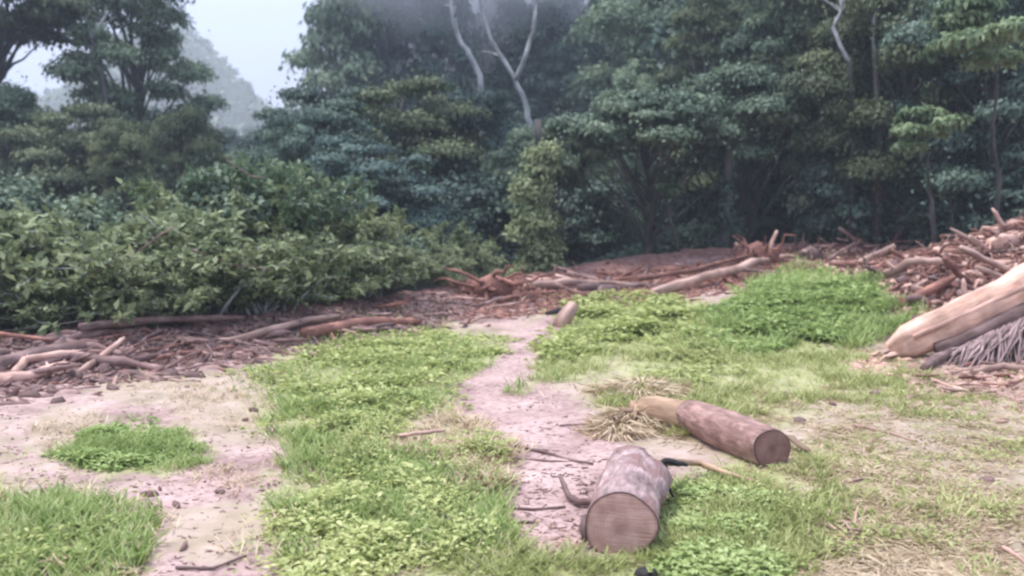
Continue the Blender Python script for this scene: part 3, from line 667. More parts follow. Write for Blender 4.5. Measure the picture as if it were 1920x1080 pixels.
for mt in ('mudwood', 'redwood', 'palewood'):
    LIB[mt] = [(nm, fn) for nm, fn in
               [('broken_branch', branch_mesh(1.6, .05, 3, mt, 1)), ('broken_branch', branch_mesh(1.2, .035, 4, mt, 2)), ('broken_branch', branch_mesh(2.2, .06, 2, mt, 3)),
                ('broken_log', branch_mesh(1.5, .10, 1, mt, 4, 9)), ('broken_log', branch_mesh(2.2, .08, 1, mt, 5, 9)),
                ('wood_chunk', chunk_mesh(.8, .075, mt, 6)), ('wood_chunk', chunk_mesh(1.1, .07, mt, 7)), ('wood_chunk', chunk_mesh(.6, .10, mt, 8))]]
WORDS = {'mudwood': 'mud coloured', 'redwood': 'reddish brown', 'palewood': 'pale pinkish'}
KINDW = {'broken_branch': ('broken branch', 'branch'), 'broken_log': ('broken log', 'log'), 'wood_chunk': ('wood chunk', 'wood chunk')}
ZONES = {'left debris bank': [(110, 'left debris bank near the thick left log'), (230, 'left debris bank around the short upward slanting branch'), (350, 'left debris bank under the middle of the thicket'), (480, 'left debris bank before the long pale pole'),
                              (600, 'left debris bank along the long pale pole'), (720, 'left debris bank beside the reddish end log'), (9999, 'left debris bank where it meets the root tangle')],
         'middle debris bank': [(980, 'middle bank around the low reddish root tangle'), (1100, 'middle bank at the head of the path'), (1230, 'middle bank before the darkest hollow'), (1350, 'middle bank along the long sloping log'), (9999, 'middle bank around the antler like roots')],
         'right debris mound': [(1580, 'left end of the right mound'), (1680, 'right mound above the lush weeds'), (1770, 'right mound under the arched pole'), (1850, 'right mound above the orange trunk'), (1935, 'top right of the debris mound'), (9999, 'debris mound past the leaning orange trunk')]}
def debris(px, py, mat, where, rot=None, tilt=0.2, s=1.0, pick=None):
    where = next((w_ for lim, w_ in ZONES.get(where, []) if px < lim), where)
    nm, me = LIB[mat][pick if pick is not None else R.choice([0, 0, 1, 1, 2, 3, 4, 5, 5, 6, 6, 7])]
    p = g1(px, py); sc = s * R.uniform(.7, 1.25)
    o = link(nm, me, None, (p.x, p.y, p.z + .05 * sc + R.uniform(0, .10)),
             label=f'{WORDS[mat]} {KINDW[nm][0]} in the {where}', cat=KINDW[nm][1], group=f'{WORDS[mat]} {KINDW[nm][0]} pieces in the {where}')
    o.rotation_euler = (R.uniform(0, 6.28), R.uniform(-tilt, tilt), R.uniform(0, 6.28) if rot is None or R.random() < .3 else rot + R.uniform(-.6, .6)); o.scale = (sc,) * 3
    return o
for i in range(95):   # left bank
    px = R.uniform(-20, 880); mid = np.interp(px, [0, 300, 600, 860], [688, 655, 620, 575]); hw = np.interp(px, [0, 860], [42, 22])
    debris(px, mid + R.uniform(-1, 1) * hw, R.choices(['mudwood', 'redwood', 'palewood'], [5, 2, 2])[0], 'left debris bank', rot=.35, s=R.choice([.45, .6, .75]), tilt=.3)
for i in range(75):   # middle bank
    px = R.uniform(860, 1480); mid = np.interp(px, [860, 1050, 1300, 1500], [553, 552, 522, 492]); hw = np.interp(px, [860, 1050, 1480], [28, 22, 18])
    debris(px, mid + R.uniform(-1, 1) * hw, R.choices(['mudwood', 'redwood', 'palewood'], [2, 5, 2])[0], 'middle debris bank', rot=.2, s=R.choice([.6, .8, 1.0]), tilt=.35)
for i in range(110):   # right mound
    px = R.uniform(1480, 1930); lo = np.interp(px, [1480, 1640, 1700, 1930], [500, 510, 640, 560]); hi = np.interp(px, [1480, 1700, 1930], [470, 445, 395])
    debris(px, R.uniform(hi, lo), R.choices(['mudwood', 'redwood', 'palewood'], [3, 3, 4])[0], 'right debris mound', rot=.5, tilt=.6, s=R.choice([.5, .7, .9]))
for i in range(16):
    debris(R.uniform(1720, 1925), R.uniform(690, 745), R.choice(['redwood', 'palewood']), 'chips below the fibrous roots', rot=.1, s=.42, pick=R.choice([0, 1, 5, 6, 7]))

for i in range(70):
    debris(R.uniform(1940, 2330), R.uniform(400, 640), R.choices(['mudwood', 'redwood', 'palewood'], [3, 3, 4])[0], 'right debris mound', rot=.5, tilt=.6, s=R.choice([.5, .7, .9]))
# debris litter: twigs and clods past counting
def litter(nm, pts, s0, s1, mat, label, clod=False):
    n = len(pts[0]); x, y, z = pts
    P = np.stack([x, y, z], 1)
    L = norm(np.stack([rng.normal(0, 1, n) + .8, rng.normal(0, .6, n), rng.normal(0, .25, n)], 1))
    W = norm(np.cross(L, rand_dir(n))); N = np.cross(L, W)
    sz = rng.uniform(s0, s1, n)[:, None]; t = sz * (rng.uniform(.12, .26, n)[:, None] if clod else rng.uniform(.05, .10, n)[:, None])
    V = np.stack([P - L * sz / 2, P - L * sz * .3 + W * t, P - L * sz * .3 - W * t * .5 + N * t, P - L * sz * .3 - W * t * .5 - N * t,
                  P + L * sz * .3 + W * t, P + L * sz * .3 - W * t * .5 + N * t, P + L * sz * .3 - W * t * .5 - N * t, P + L * sz / 2], 1).reshape(-1, 3)
    f = np.array([(0, 2, 1), (0, 3, 2), (0, 1, 3), (1, 2, 5), (1, 5, 4), (2, 3, 6), (2, 6, 5), (3, 1, 4), (3, 4, 6), (7, 4, 5), (7, 5, 6), (7, 6, 4)])
    Fq = (np.arange(n)[:, None, None] * 8 + f[None]).reshape(-1, 3)
    link(nm, mesh_np(nm, V, Fq, M[mat], attr={'grain': V}), kind='stuff', label=label)
def along(n, xs, mids, hws, x0, x1):
    px = rng.uniform(x0, x1, n); py = np.interp(px, xs, mids) + rng.normal(0, .55, n) * np.interp(px, xs, hws); return gp(px, py)
litter('twig_litter', along(8000, [0, 300, 600, 860], [688, 655, 618, 577], [46, 38, 32, 28], -30, 880), .08, .42, 'mudwood', 'small muddy twigs covering the left bank')
litter('twig_litter', along(3500, [0, 300, 600, 860, 1050, 1300, 1500], [690, 657, 620, 577, 556, 526, 494], [42, 36, 30, 26, 24, 22, 22], -30, 1500), .08, .4, 'palewood', 'pale splinters mixed into the whole debris bank')
litter('twig_litter', along(2500, [0, 300, 600, 860], [690, 657, 620, 577], [42, 36, 30, 26], -30, 870), .08, .35, 'redwood', 'reddish splinters in the left bank')
litter('clods', along(1100, [0, 300, 600, 860], [690, 657, 620, 577], [45, 38, 30, 26], -30, 880), .08, .34, 'mudwood', 'pinkish clods and chips in the left bank', True)
litter('twig_litter', along(8000, [860, 1050, 1300, 1500], [555, 553, 524, 492], [34, 26, 24, 24], 850, 1500), .10, .5, 'redwood', 'small reddish twigs covering the middle bank')
px = rng.uniform(1480, 1935, 6000); lo = np.interp(px, [1480, 1640, 1700, 1930], [505, 520, 640, 600]); hi = np.interp(px, [1480, 1700, 1930], [470, 445, 385])
litter('twig_litter', gp(px, hi + (lo - hi) * rng.random(6000)), .12, .5, 'redwood', 'small reddish twigs covering the right mound')
px = rng.uniform(1480, 1935, 500); lo = np.interp(px, [1480, 1640, 1700, 1930], [505, 520, 640, 600]); hi = np.interp(px, [1480, 1700, 1930], [470, 445, 385])
litter('clods', gp(px, hi + (lo - hi) * rng.random(500)), .12, .42, 'palewood', 'pale clods and chips in the right mound', True)
litter('twig_litter', gp(rng.uniform(1930, 2400, 3500), rng.uniform(400, 660, 3500)), .12, .5, 'redwood', 'small reddish twigs on the far side of the right mound')
litter('wood_chips', gp(rng.uniform(1700, 1940, 900), rng.normal(712, 22, 900)), .05, .22, 'palewood', 'pinkish wood chips strewn below the fibrous roots', True)

def rod(name, pts, r0, r1, mat, label, cat, k=9, rough=.08, flat=1.0, smooth=True, jag=True):
    """one bent piece of wood through the given points"""
    P = np.array([list(p) for p in pts]); c = P.mean(0); c[2] = P[:, 2].min()
    kk = len(P); t = np.linspace(0, kk - 1, (kk - 1) * 4 + 1); Pi = np.stack([np.interp(t, np.arange(kk), P[:, j]) for j in range(3)], 1) - c
    Pi[1:-1] += rng.normal(0, min(r0, r1) * .15, Pi[1:-1].shape)
    rad = np.linspace(r0, r1, len(Pi)) * rng.uniform(.93, 1.07, len(Pi))
    if jag: rad[-1] *= .5
    T = Tubes(); T.tube(Pi, rad, k, rough, flat=flat)
    return link(name, T.me(name, M[mat], smooth), None, Vector(c), label=label, cat=cat)
def gl(px, py, dz=0.0):
    p = g1(px, py); return Vector((p.x, p.y, p.z + dz))
rod('fallen_log', [gl(-60, 715, .04), gl(60, 682, .12), gl(190, 655, .1)], .14, .09, 'mudwood', 'thick muddy log at the left end of the debris bank', 'log')
rod('fallen_branch', [gl(15, 722, .05), gl(50, 700, .18), gl(110, 690, .2), gl(200, 672, .1)], .06, .04, 'palewood', 'pale bent branch curling before the thick left log', 'branch')
rod('fallen_branch', [gl(150, 705, .05), gl(210, 680, .2), gl(235, 668, .28)], .05, .03, 'palewood', 'short pale branch slanting upward in the left bank', 'branch')
rod('fallen_log', [gl(150, 640, .2), gl(300, 628, .25), gl(460, 618, .2)], .07, .05, 'mudwood', 'long thin dark pole along the foot of the bushes', 'log')
rod('fallen_log', [gl(430, 652, .1), gl(560, 628, .22), gl(640, 612, .2)], .07, .05, 'palewood', 'long pale pole in the left bank below the orange leaves', 'log')
rod('fallen_log', [gl(570, 640, .12), gl(690, 622, .2), gl(790, 612, .1)], .11, .07, 'redwood', 'reddish log ending the left bank', 'log')
rod('fallen_log', [gl(1225, 560, .12), gl(1320, 540, .25), gl(1440, 512, .35)], .13, .11, 'palewood', 'long pale log sloping up toward the root tangle', 'log')
rod('fallen_log', [gl(1200, 545, .3), gl(1300, 532, .35), gl(1420, 505, .45)], .07, .05, 'redwood', 'thin reddish pole behind the long pale log', 'log')
rod('fallen_log', [gl(985, 548, .15), gl(1060, 543, .2), gl(1150, 538, .1)], .11, .09, 'palewood', 'pale log at the middle of the bank before the leafy column', 'log')
p0 = gl(1610, 478, .1); p1 = gl(1720, 458, .5); p2 = gl(1800, 455, .15)
rod('fallen_branch', [p0, (p0 + p1) / 2 + Vector((0, 0, .15)), p1, p2], .05, .04, 'palewood', 'long arched pale pole on the crest of the right mound', 'branch')
a = gl(1840, 462, .0); rod('fallen_branch', [a, at(1782, 428, a.y)], .06, .04, 'palewood', 'straight stick leaning up left from the right mound', 'branch')
a = gl(1885, 430, .0); rod('fallen_branch', [a, at(1860, 390, a.y)], .06, .04, 'palewood', 'short stick poking above the top of the right mound', 'branch')
a = gl(1800, 590, .0); rod('fallen_branch', [a, at(1812, 560, a.y), at(1806, 522, a.y)], .05, .04, 'palewood', 'curved upright stick beside the leaning orange trunk', 'branch')
a = gl(1660, 525, .1); b_ = gl(1770, 520, .3); rod('fallen_log', [a, (a + b_) / 2 + Vector((0, 0, .15)), b_], .09, .07, 'palewood', 'pale log at the left foot of the right mound', 'log')
a = gl(1690, 578, .05); b_ = gl(1790, 545, .25); rod('fallen_log', [a, b_], .10, .08, 'redwood', 'dark reddish log above the leaning orange trunk', 'log')
# root tangles
def roots(px, py, n, s, mat, label, ups=()):
    c = g1(px, py); o = empty('root_tangle', c, label, 'roots'); T = Tubes()
    T.tube([(-.35 * s, 0, .1), (0, 0, .25 * s), (.35 * s, 0, .2)], [.2 * s, .26 * s, .16 * s], 9, .2); link('stump', T.me('stump', M[mat]), o)
    for i in range(n):
        th = rng.uniform(0, 6.28); e = np.array([math.cos(th) * rng.uniform(.5, 1.2), math.sin(th) * .6, rng.uniform(0, .7) ** 2 * .8 if i % 4 else .6]) * s
        T = Tubes(); T.tube(wiggle((0, 0, .2 * s), e, 7, .22), np.linspace(.055, .010, 7) * s, 6, .22); link('root', T.me('root', M[mat]), o)
    for (ux, uy) in ups:
        e = at(ux, uy, c.y); e = e - c; T = Tubes(); T.tube(wiggle((e.x * .5, 0, .2), e, 6, .05), np.linspace(.09, .045, 6), 6, .1); link('root', T.me('root', M['palewood']), o)
roots(925, 560, 16, 1.35, 'redwood', 'low reddish tangle of roots beside the green bushes')
roots(1420, 500, 16, 1.5, 'redwood', 'antler like root tangle before the dark hollow', ((1378, 455), (1457, 432), (1400, 470)))
roots(1520, 490, 9, .9, 'mudwood', 'small root tangle right of the antler like one')
roots(1880, 470, 8, .7, 'palewood', 'pale root tangle near the top of the right mound')
# broken stump by the path
c = g1(1062, 612); o = empty('broken_stump', c, 'small broken stump with a dark side at the head of the path', 'stump')
T = Tubes(); T.tube([(-.12, 0, -.05), (-.02, 0, .18), (.16, .1, .42)], [.17, .15, .11], 9, .2); link('wood', T.me('wood', M['palewood']), o)
T = Tubes(); T.tube([(-.40, .2, .22), (-.15, .15, .28), (.1, .2, .28)], [.03, .07, .06], 8, .2); link('dark_side', T.me('dark_side', M['black_wood']), o)  # black tube set against the pale stump
# sticks in the bushes
for pts, lab in ((((360, 470), (440, 492), (520, 510)), 'long brown stick across the middle of the bushes'), (((80, 460), (110, 485), (140, 500)), 'short brown stick in the left bushes'),
                 (((250, 480), (300, 440), (330, 430)), 'brown branch rising from the bushes'), (((425, 300), (470, 325), (500, 340)), 'thin brown stick high before the sky notch'),
                 (((-20, 610), (90, 590), (150, 583)), 'dark straight pole low at the left edge of the bushes'), (((-20, 625), (70, 612), (160, 600)), 'second dark pole just under the first at the left')):
    d = 14.2 if lab.startswith(('long', 'short', 'brown branch')) else (17 if 'high' in lab else 12.9)
    if 'second' in lab: d = 12.6
    rod('stick', [at(a, b + R.uniform(-6, 6), d) for a, b in pts], .018, .010, 'bark' if 'dark' in lab else 'mudwood', lab, 'stick', 6)
litter('dead_leaves', gp(rng.normal(650, 22, 160), rng.normal(588, 5, 160)), .08, .2, 'orangewood', 'orange dead leaves at the foot of the bushes', True)

# ------------------------------------------------------------------ the leaning orange trunk with its fibrous root skirt
o_c = g1(1665, 672)
root = empty('fallen_tree', o_c, 'split orange tree trunk leaning on the right mound', 'fallen tree')
A = np.array([0, 0, .10]); B = np.array(list(at(1925, 540, 12.6) - o_c)); Cc = np.array(list(at(2120, 440, 12.2) - o_c))
t = np.linspace(0, 1, 15)[:, None]; P = np.where(t < .5, A + (B - A) * t * 2, B + (Cc - B) * (t * 2 - 1))
T = Tubes(); rad = np.interp(t.ravel(), [0, .06, .3, 1], [.07, .15, .17, .22]); T.tube(P + rng.normal(0, .012, P.shape), rad, 11, .07, flat=1.75); link('trunk', T.me('trunk', M['orangewood'], False), root)
T = Tubes(); T.tube(P[1:] + np.array([.02, -.13, .10]), np.linspace(.05, .11, 14), 7, .2, flat=.8); link('split_edge', T.me('split_edge', M['palewood'], False), root)
T = Tubes(); P2 = P[2:] + np.array([.08, -.14, -.24]); T.tube(P2, np.linspace(.12, .17, len(P2)), 8, .16); link('bark_strip', T.me('bark_strip', M['mudwood']), root)
for k in range(6):
    th = k * .9; e = A + np.array([-.08 - rng.uniform(0, .22), rng.uniform(-.3, .2), rng.uniform(-.1, .02)])
    T = Tubes(); T.tube(wiggle(A + np.array([.1, 0, .02]), e, 5, .1), [.07, .06, .045, .03, .01], 6, .3, flat=.5); link('splinter', T.me('splinter', M['orangewood']), root)
T = Tubes()
for k in range(420):
    f = rng.uniform(.22, .98); i = f * 14; j = int(i); q = P[j] + (P[min(j + 1, 14)] - P[j]) * (i - j)
    top = q + np.array([.12, -.20 - rng.uniform(0, .2), -.26]); x = top[0] + o_c.x; y = top[1] + o_c.y
    sp = -(0.25 + rng.uniform(0, .35)); bot = top + np.array([sp * rng.uniform(.2, 1.6), rng.uniform(-.55, .0), 0]); bot[2] = hf(bot[0] + o_c.x, bot[1] + o_c.y) - o_c.z + .02
    T.tube(wiggle(top, bot, 5, .06), np.array([.022, .02, .017, .013, .006]) * rng.uniform(.6, 1.4), 4, .1, cap=False)
link('root_fibres', T.me('root_fibres', M['fibre']), root, kind='stuff')
T = Tubes(); q0 = P[5] + np.array([.2, .15, -.5]); q1 = P[14] + np.array([.2, .3, -.7]); T.tube([q0, (q0 + q1) / 2, q1], [.3, .5, .6], 10, .1); link('root_core', T.me('root_core', M['fibre']), root)
rod('fallen_branch', [gl(1732, 698, .04), gl(1790, 672, .15), gl(1835, 655, .3)], .07, .05, 'mudwood', 'dark branch lying against the foot of the fibrous roots', 'branch')
rod('fallen_branch', [gl(1820, 705, .04), gl(1880, 697, .08), gl(1960, 705, .05)], .05, .05, 'palewood', 'pale branch on the chips below the fibrous roots', 'branch')

# ------------------------------------------------------------------ the two cut logs
def cut_log(name, P, rad, label, barkm, facem, k=28, rough=.018, seed=1, front=True, rings=True):
    """log with a sunk bark rim and a separate cut face at its first point"""
    c = Vector(P[0]); root = empty(name, (c.x, c.y, hf(c.x, c.y)), label, 'log'); b0 = np.array([c.x, c.y, hf(c.x, c.y)])
    Pr = np.array([list(p) for p in P]) - b0; kk = len(Pr); t = np.linspace(0, kk - 1, (kk - 1) * 7 + 1)
    Pi = np.stack([np.interp(t, np.arange(kk), Pr[:, j]) for j in range(3)], 1); ri = np.interp(t, np.arange(kk), rad)
    T0 = norm(np.gradient(Pi, axis=0)); Aa = norm(np.cross(T0, [0, 0, 1.])); Bb = np.cross(Aa, T0)
    th = np.arange(k) * 2 * math.pi / k
    bump = 1 + .05 * np.sin(th * 2 + seed) + .035 * np.sin(th * 3 + 2 * seed) + .02 * np.sin(th * 5 + 1)
    tt = np.linspace(0, 1, len(Pi))[:, None]
    prof = bump[None] * (1 + rough * rng.normal(0, 1, (len(Pi), k)) * (np.arange(len(Pi)) > 0)[:, None] + .08 * fbm(np.cos(th)[None] * 1.6 + seed * 3 + tt * .8, np.sin(th)[None] * 1.6 + tt * 2.6, seed, 3) * np.minimum(1, .35 + tt * 2))
    ring = lambda s, q: Pi[:, None] + (ri[:, None] * prof * s)[..., None] * (np.cos(th)[None, :, None] * Aa[:, None] + np.sin(th)[None, :, None] * Bb[:, None])
    V = ring(1, 0); nV = V.reshape(-1, 3); Fq = []
    m = len(Pi)
    for i in range(m - 1):
        for j in range(k):
            a = i * k + j; b = i * k + (j + 1) % k; Fq.append((a, a + k, b + k, b))
    Fq.append(tuple((m - 1) * k + j for j in range(k))[::-1])
    # rim and back plate of the sawn end
    inner = Pi[0] + (V[0] - Pi[0]) * .975 ; deep = inner + T0[0] * .004
    nV = np.concatenate([nV, inner, deep]); s0 = m * k
    for j in range(k):
        j2 = (j + 1) % k; Fq.append((j, j2, s0 + j2, s0 + j)); Fq.append((s0 + j, s0 + j2, s0 + k + j2, s0 + k + j))
    Fq.append(tuple(s0 + k + j for j in range(k)))
    Gr = np.concatenate([np.stack([np.broadcast_to(np.linspace(0, 1.1, m)[:, None], prof.shape), ri[:, None] * np.cos(th)[None] * np.ones((m, 1)), ri[:, None] * np.sin(th)[None] * np.ones((m, 1))], -1).reshape(-1, 3), inner, deep])
    link('trunk', mesh_np('trunk', nV, Fq, M[barkm], True, attr={'grain': Gr}), root)
    # cut face: domed rings
    Vf = []; 
    for q, rr in enumerate(np.linspace(1, 0, 9)[:-1]):
        Vf.append(Pi[0] + (inner - Pi[0]) * rr * .985 - T0[0] * (.004 + .004 * (q % 2) + rng.uniform(0, .002, (k, 1))))
    Vf.append((Pi[0] - T0[0] * .006)[None]); Vf = np.concatenate(Vf); Ff = []
    for i in range(7):
        for j in range(k): Ff.append((i * k + j, i * k + (j + 1) % k, (i + 1) * k + (j + 1) % k, (i + 1) * k + j))
    for j in range(k): Ff.append((7 * k + j, 7 * k + (j + 1) % k, 8 * k))
    link('cut_face', mesh_np('cut_face', Vf, Ff, M[facem], True, attr={'grain': Vf, 'ring': np.concatenate([np.repeat(np.linspace(1, 0, 9)[:-1], k), [0]])}), root)
    return root, b0
# front log
f0 = g1(1163, 1040); dd = f0.y
rA = 68 / F * dd
P0 = Vector((f0.x, dd, f0.z + rA * .86)); P1 = Vector((P0.x + .27, dd + 1.45, hf(P0.x + .27, dd + 1.45) + rA * .62))
log1, b0 = cut_log('cut_log', [P0, P0.lerp(P1, .5), P1], [rA, rA * 1.0, rA * .80], 'short thick log with its sawn round end facing the viewer', 'purplebark', 'cutface')
# burl and torn bark on its right flank
T = Tubes(); q = np.array(list(P0.lerp(P1, .55))) - b0
T.tube([q + (.06, -.38, -.02), q + (.13, -.15, .04), q + (.19, .12, .04), q + (.14, .38, 0)], [.08, .15, .17, .08], 12, .07); link('burl', T.me('burl', M['purplebark']), log1)
for side, y_, z_ in ((1, .12, .03), (1, .22, -.05), (-1, .08, -.05)):
    T = Tubes(); e = np.array([side * rA * .98, y_, z_]); s_ = np.array(list(P0)) - b0
    T.tube([s_ + e + (0, 0, -.09), s_ + e * np.array([1.02, 1, 1]), s_ + e + (0, .02, .08)], [.02, .035, .02], 6, .25); link('bark_flake', T.me('bark_flake', M['mudwood']), log1)
# branch leaving to the right
pa = at(1246, 866, P0.lerp(P1, .7).y); y_b = pa.y
ch = rod('fallen_branch', [Vector((pa.x - .02, y_b, pa.z)), gl(1310, 890, .10), gl(1360, 902, .07), gl(1425, 915, .04)], .032, .014, 'yellowwood', 'thin tapering branch reaching right from behind the front log', 'branch', 7, jag=False)
rod('black_piece', [Vector((pa.x - .04, y_b - .02, pa.z - .02)), Vector((pa.x + .02, y_b - .03, pa.z + .02)), Vector((pa.x + .17, y_b - .05, pa.z - .015))], .03, .02, 'black_wood', 'blackened stub where the thin branch meets the front log', 'stub', 7)
rod('black_piece', [Vector((pa.x + .0, y_b - .03, pa.z - .02)), Vector((pa.x - .01, y_b - .1, pa.z - .12)), Vector((pa.x + .04, y_b - .18, pa.z - .22))], .022, .012, 'black_wood', 'black strip standing for the shaded crack in the right flank of the front log', 'stub', 7)  # black rod painting in the shade of a crack beside the burl
# curved root left of the front log
rod('curved_root', [gl(1052, 918, .10), gl(1064, 940, .05), gl(1085, 952, .04), gl(1125, 950, .05)], .018, .035, 'mudwood', 'curved dark root left of the front log', 'root', 8, jag=False)
# second log
e0 = g1(1452, 872); r2 = 41 / F * e0.y
Q0 = Vector((e0.x - .02, e0.y, e0.z + r2 * .72)); bk = g1(1300, 812)
Q1 = Vector((bk.x, bk.y + .12, bk.z + r2 * .75))
log2, b2_ = cut_log('cut_log', [Q0, Q0.lerp(Q1, .5), Q1], [r2, r2 * 1.12, r2 * .95], 'pinkish log with a dark sawn end right of the straw clump', 'redbark', 'cutdark', seed=3)
bk2 = g1(1205, 802); Q2 = Vector((bk2.x, bk2.y + .1, bk2.z + .19))
T = Tubes(); qa = np.array(list(Q1)) - b2_; qb = np.array(list(Q2)) - b2_; dq = (qa - qb)
T.tube([qa + dq * .12, qa - dq * .3, qa - dq * .7, qb], [r2 * .88, r2 * .82, r2 * .8, r2 * .6], 12, .16); link('bare_wood', T.me('bare_wood', M['yellowwood']), log2)
for k in range(14):
    e = qb + np.array([-rng.uniform(.1, .45), rng.uniform(-.35, .2), 0]); e[2] = hf(e[0] + b2_[0], e[1] + b2_[1]) - b2_[2] + rng.uniform(0, .15)
    T = Tubes(); T.tube(wiggle(qb + rng.normal(0, .04, 3), e, 6, .15), np.linspace(.04, .008, 6), 6, .15); link('root', T.me('root', M['yellowwood']), log2)
rod('wood_slab', [gl(1440, 832, .13), gl(1480, 845, .12), gl(1518, 856, .05)], .055, .04, 'yellowwood', 'pale split slab beside the dark sawn end', 'wood slab', 7, flat=.4)
rod('wood_slab', [gl(742, 830, .06), gl(790, 826, .08), gl(835, 820, .07)], .04, .035, 'palewood', 'pale wood slab lying in the middle of the weeds', 'wood slab', 7, flat=.5)
# twigs on the bare dirt
for pts, r_, lab in ((((955, 838), (1010, 848), (1060, 862), (1112, 872)), .018, 'long dark twig on the pink dirt left of the front log'), (((965, 862), (1020, 866), (1075, 868)), .012, 'thin dark twig just under the long one'),
                     (((945, 955), (1000, 958), (1060, 953)), .013, 'straight dark twig level with the sawn end'), (((960, 985), (990, 981), (1010, 984)), .012, 'short twig low on the pink dirt'),
                     (((560, 1075), (420, 1070), (462, 1045)), .012, 'thin bent twig on the dirt at the bottom'), (((1050, 800), (1100, 797), (1150, 792)), .01, 'faint twig before the straw clump'),
                     (((1880, 1030), (1905, 1045), (1925, 1062)), .015, 'pale stick at the lower right edge'), (((1600, 800), (1660, 812), (1720, 830)), .02, 'pale stick lying in the dry grass'),
                     (((1600, 905), (1620, 900), (1650, 905)), .012, 'tiny stick above the orange chips')):
    if 'bent' in lab: pts = ((330, 1068), (400, 1070), (462, 1045))
    rod('twig', [gl(a, b, .012) for a, b in pts], r_, r_ * .6, 'palewood' if 'pale' in lab else 'mudwood', lab, 'twig', 6, jag=False)
litter('wood_chips', gp(rng.normal(1035, 60, 260), rng.normal(925, 55, 260)), .02, .10, 'mudwood', 'dark chips and twigs on the dirt left of the front log')
litter('wood_chips', gp(rng.normal(1060, 60, 200), rng.normal(1000, 25, 200)), .02, .07, 'palewood', 'pale chips before the sawn end', True)
# orange bark chips
for i in range(26):
    th = R.uniform(0, 6.28); px, py = 1578 + R.gauss(0, 24), 985 + R.gauss(0, 12); p = g1(px, py)
    o = link('bark_chip', LIB['palewood'][5][1] if i else LIB['palewood'][6][1], None, (p.x, p.y, p.z + .015), label='orange bark chip in the small heap on the dry grass', cat='bark chip', group='orange bark chips')
    o.data = CH = bpy.data.meshes.get('orange_chip') or o.data.copy(); CH.name = 'orange_chip'; CH.materials[0] = M['orangewood']
    o.scale = (.25, .17, .14); o.rotation_euler = (R.uniform(-.5, .5), R.uniform(-.5, .5), th)
for i, (px, py) in enumerate(((105, 1050), (118, 1062), (96, 1068), (130, 1045), (112, 1075), (125, 1035))):
    p = g1(px, py); o = link('bark_chip', bpy.data.meshes['orange_chip'], None, (p.x, p.y, p.z + .07), label='orange chip among the weeds at the lower left', cat='bark chip', group='orange chips in the lower left weeds')
    o.scale = (.2, .14, .12); o.rotation_euler = (R.uniform(-.6, .6), R.uniform(-.6, .6), R.uniform(0, 6))
# black rounded thing at the bottom edge
p = g1(1214, 1082); bm_v = []
T = Tubes(); T.tube([(-.07, 0, -.02), (-.062, 0, .0), (-.045, 0, .02), (-.01, 0, .03), (.03, 0, .022), (.055, 0, .0), (.07, 0, -.03)], [.012, .028, .036, .038, .036, .028, .01], 16, .02)
link('black_piece', T.me('black_piece', M['black_wood']), None, p, label='black rounded thing at the bottom edge', cat='stub')
# small stones / clods on bare dirt
CL = chunk_mesh(.09, .028, 'mudwood', 20)
for px, py in ((412, 925), (345, 1030), (290, 955), (280, 930), (475, 772), (510, 812), (460, 790), (350, 728), (90, 745), (330, 950), (1470, 740), (1640, 740), (1560, 760), (752, 757), (300, 920), (640, 800), (1745, 745), (1850, 905), (1430, 770), (1500, 790)):
    p = g1(px, py); s = R.uniform(.8, 1.6)
    o = link('clod', CL, None, (p.x, p.y, p.z + .015), label='small dark clod on the bare ground', cat='clod', group='small clods on the field')
    o.scale = (s,) * 3; o.rotation_euler = (R.uniform(0, 6), 0, R.uniform(0, 6))

# ------------------------------------------------------------------ ground vegetation
def samp(n, es):
    """points over the footprints, thinning out towards ragged edges"""
    area = np.array([e[2] * e[3] for e in es], float); k = rng.choice(len(es), n, p=area / area.sum())
    e = np.array(es, float)[k]; th = rng.uniform(0, 2 * math.pi, n); r = np.sqrt(rng.random(n)) * 1.04
    r *= 1 + .22 * np.sin(th * 3 + k) + .15 * np.sin(th * 7 + k * 2)
    px = e[:, 0] + e[:, 2] * r * np.cos(th); py = e[:, 1] + e[:, 3] * r * np.sin(th)
    ok = (py > 470) & (rng.random(n) > bare_ground(px, py) * 1.1)
    return px[ok], py[ok], r[ok]
def scatter_plants(nm, n, es, mat, label, leaves=7, size=.06, hgt=.12, spread=.07, clump=.0, aspect=.5):
    px, py, er = samp(n, es); x, y, z = gp(px, py)
    q = vn(x * 2.2, y * 2.2, 40) + .7 * vn(x * 5, y * 5, 41); keep = q > -.15 + clump + .55 * np.maximum(0, er - .45) + rng.normal(0, .14, len(q))
    x, y, z = x[keep], y[keep], z[keep]; q = q[keep]; m_ = len(x)
    hh = hgt * rng.uniform(.5, 1.4, m_) * np.clip(.5 + 1.8 * q, .22, 2.2) * np.clip(1.25 - .7 * er[keep], .35, 1); lf = size * rng.uniform(.7, 1.3, m_) * np.clip(y / 9, .85, 1.7)
    i = np.repeat(np.arange(m_), leaves); th = rng.uniform(0, 6.28, len(i)); lev = rng.uniform(.25, 1, len(i))
    rad = spread * rng.uniform(.1, 1, len(i)) * np.clip(y[i] / 9, .85, 1.7)
    P = np.stack([x[i] + rad * np.cos(th), y[i] + rad * np.sin(th), z[i] + hh[i] * lev], 1)
    L = np.stack([np.cos(th), np.sin(th), rng.uniform(-.25, .6, len(i))], 1); N = norm(np.stack([-np.cos(th) * .35, -np.sin(th) * .35, np.ones(len(i))], 1) + rng.normal(0, .3, (len(i), 3)))
    link(nm, leaf_mesh(nm, P, N, L, lf[i], M[mat], aspect, np.clip(rng.random(len(i)) * .6 + .5 * lev - .1, 0, 1)), kind='stuff', label=label)  # leaf tone rises with height on each plant
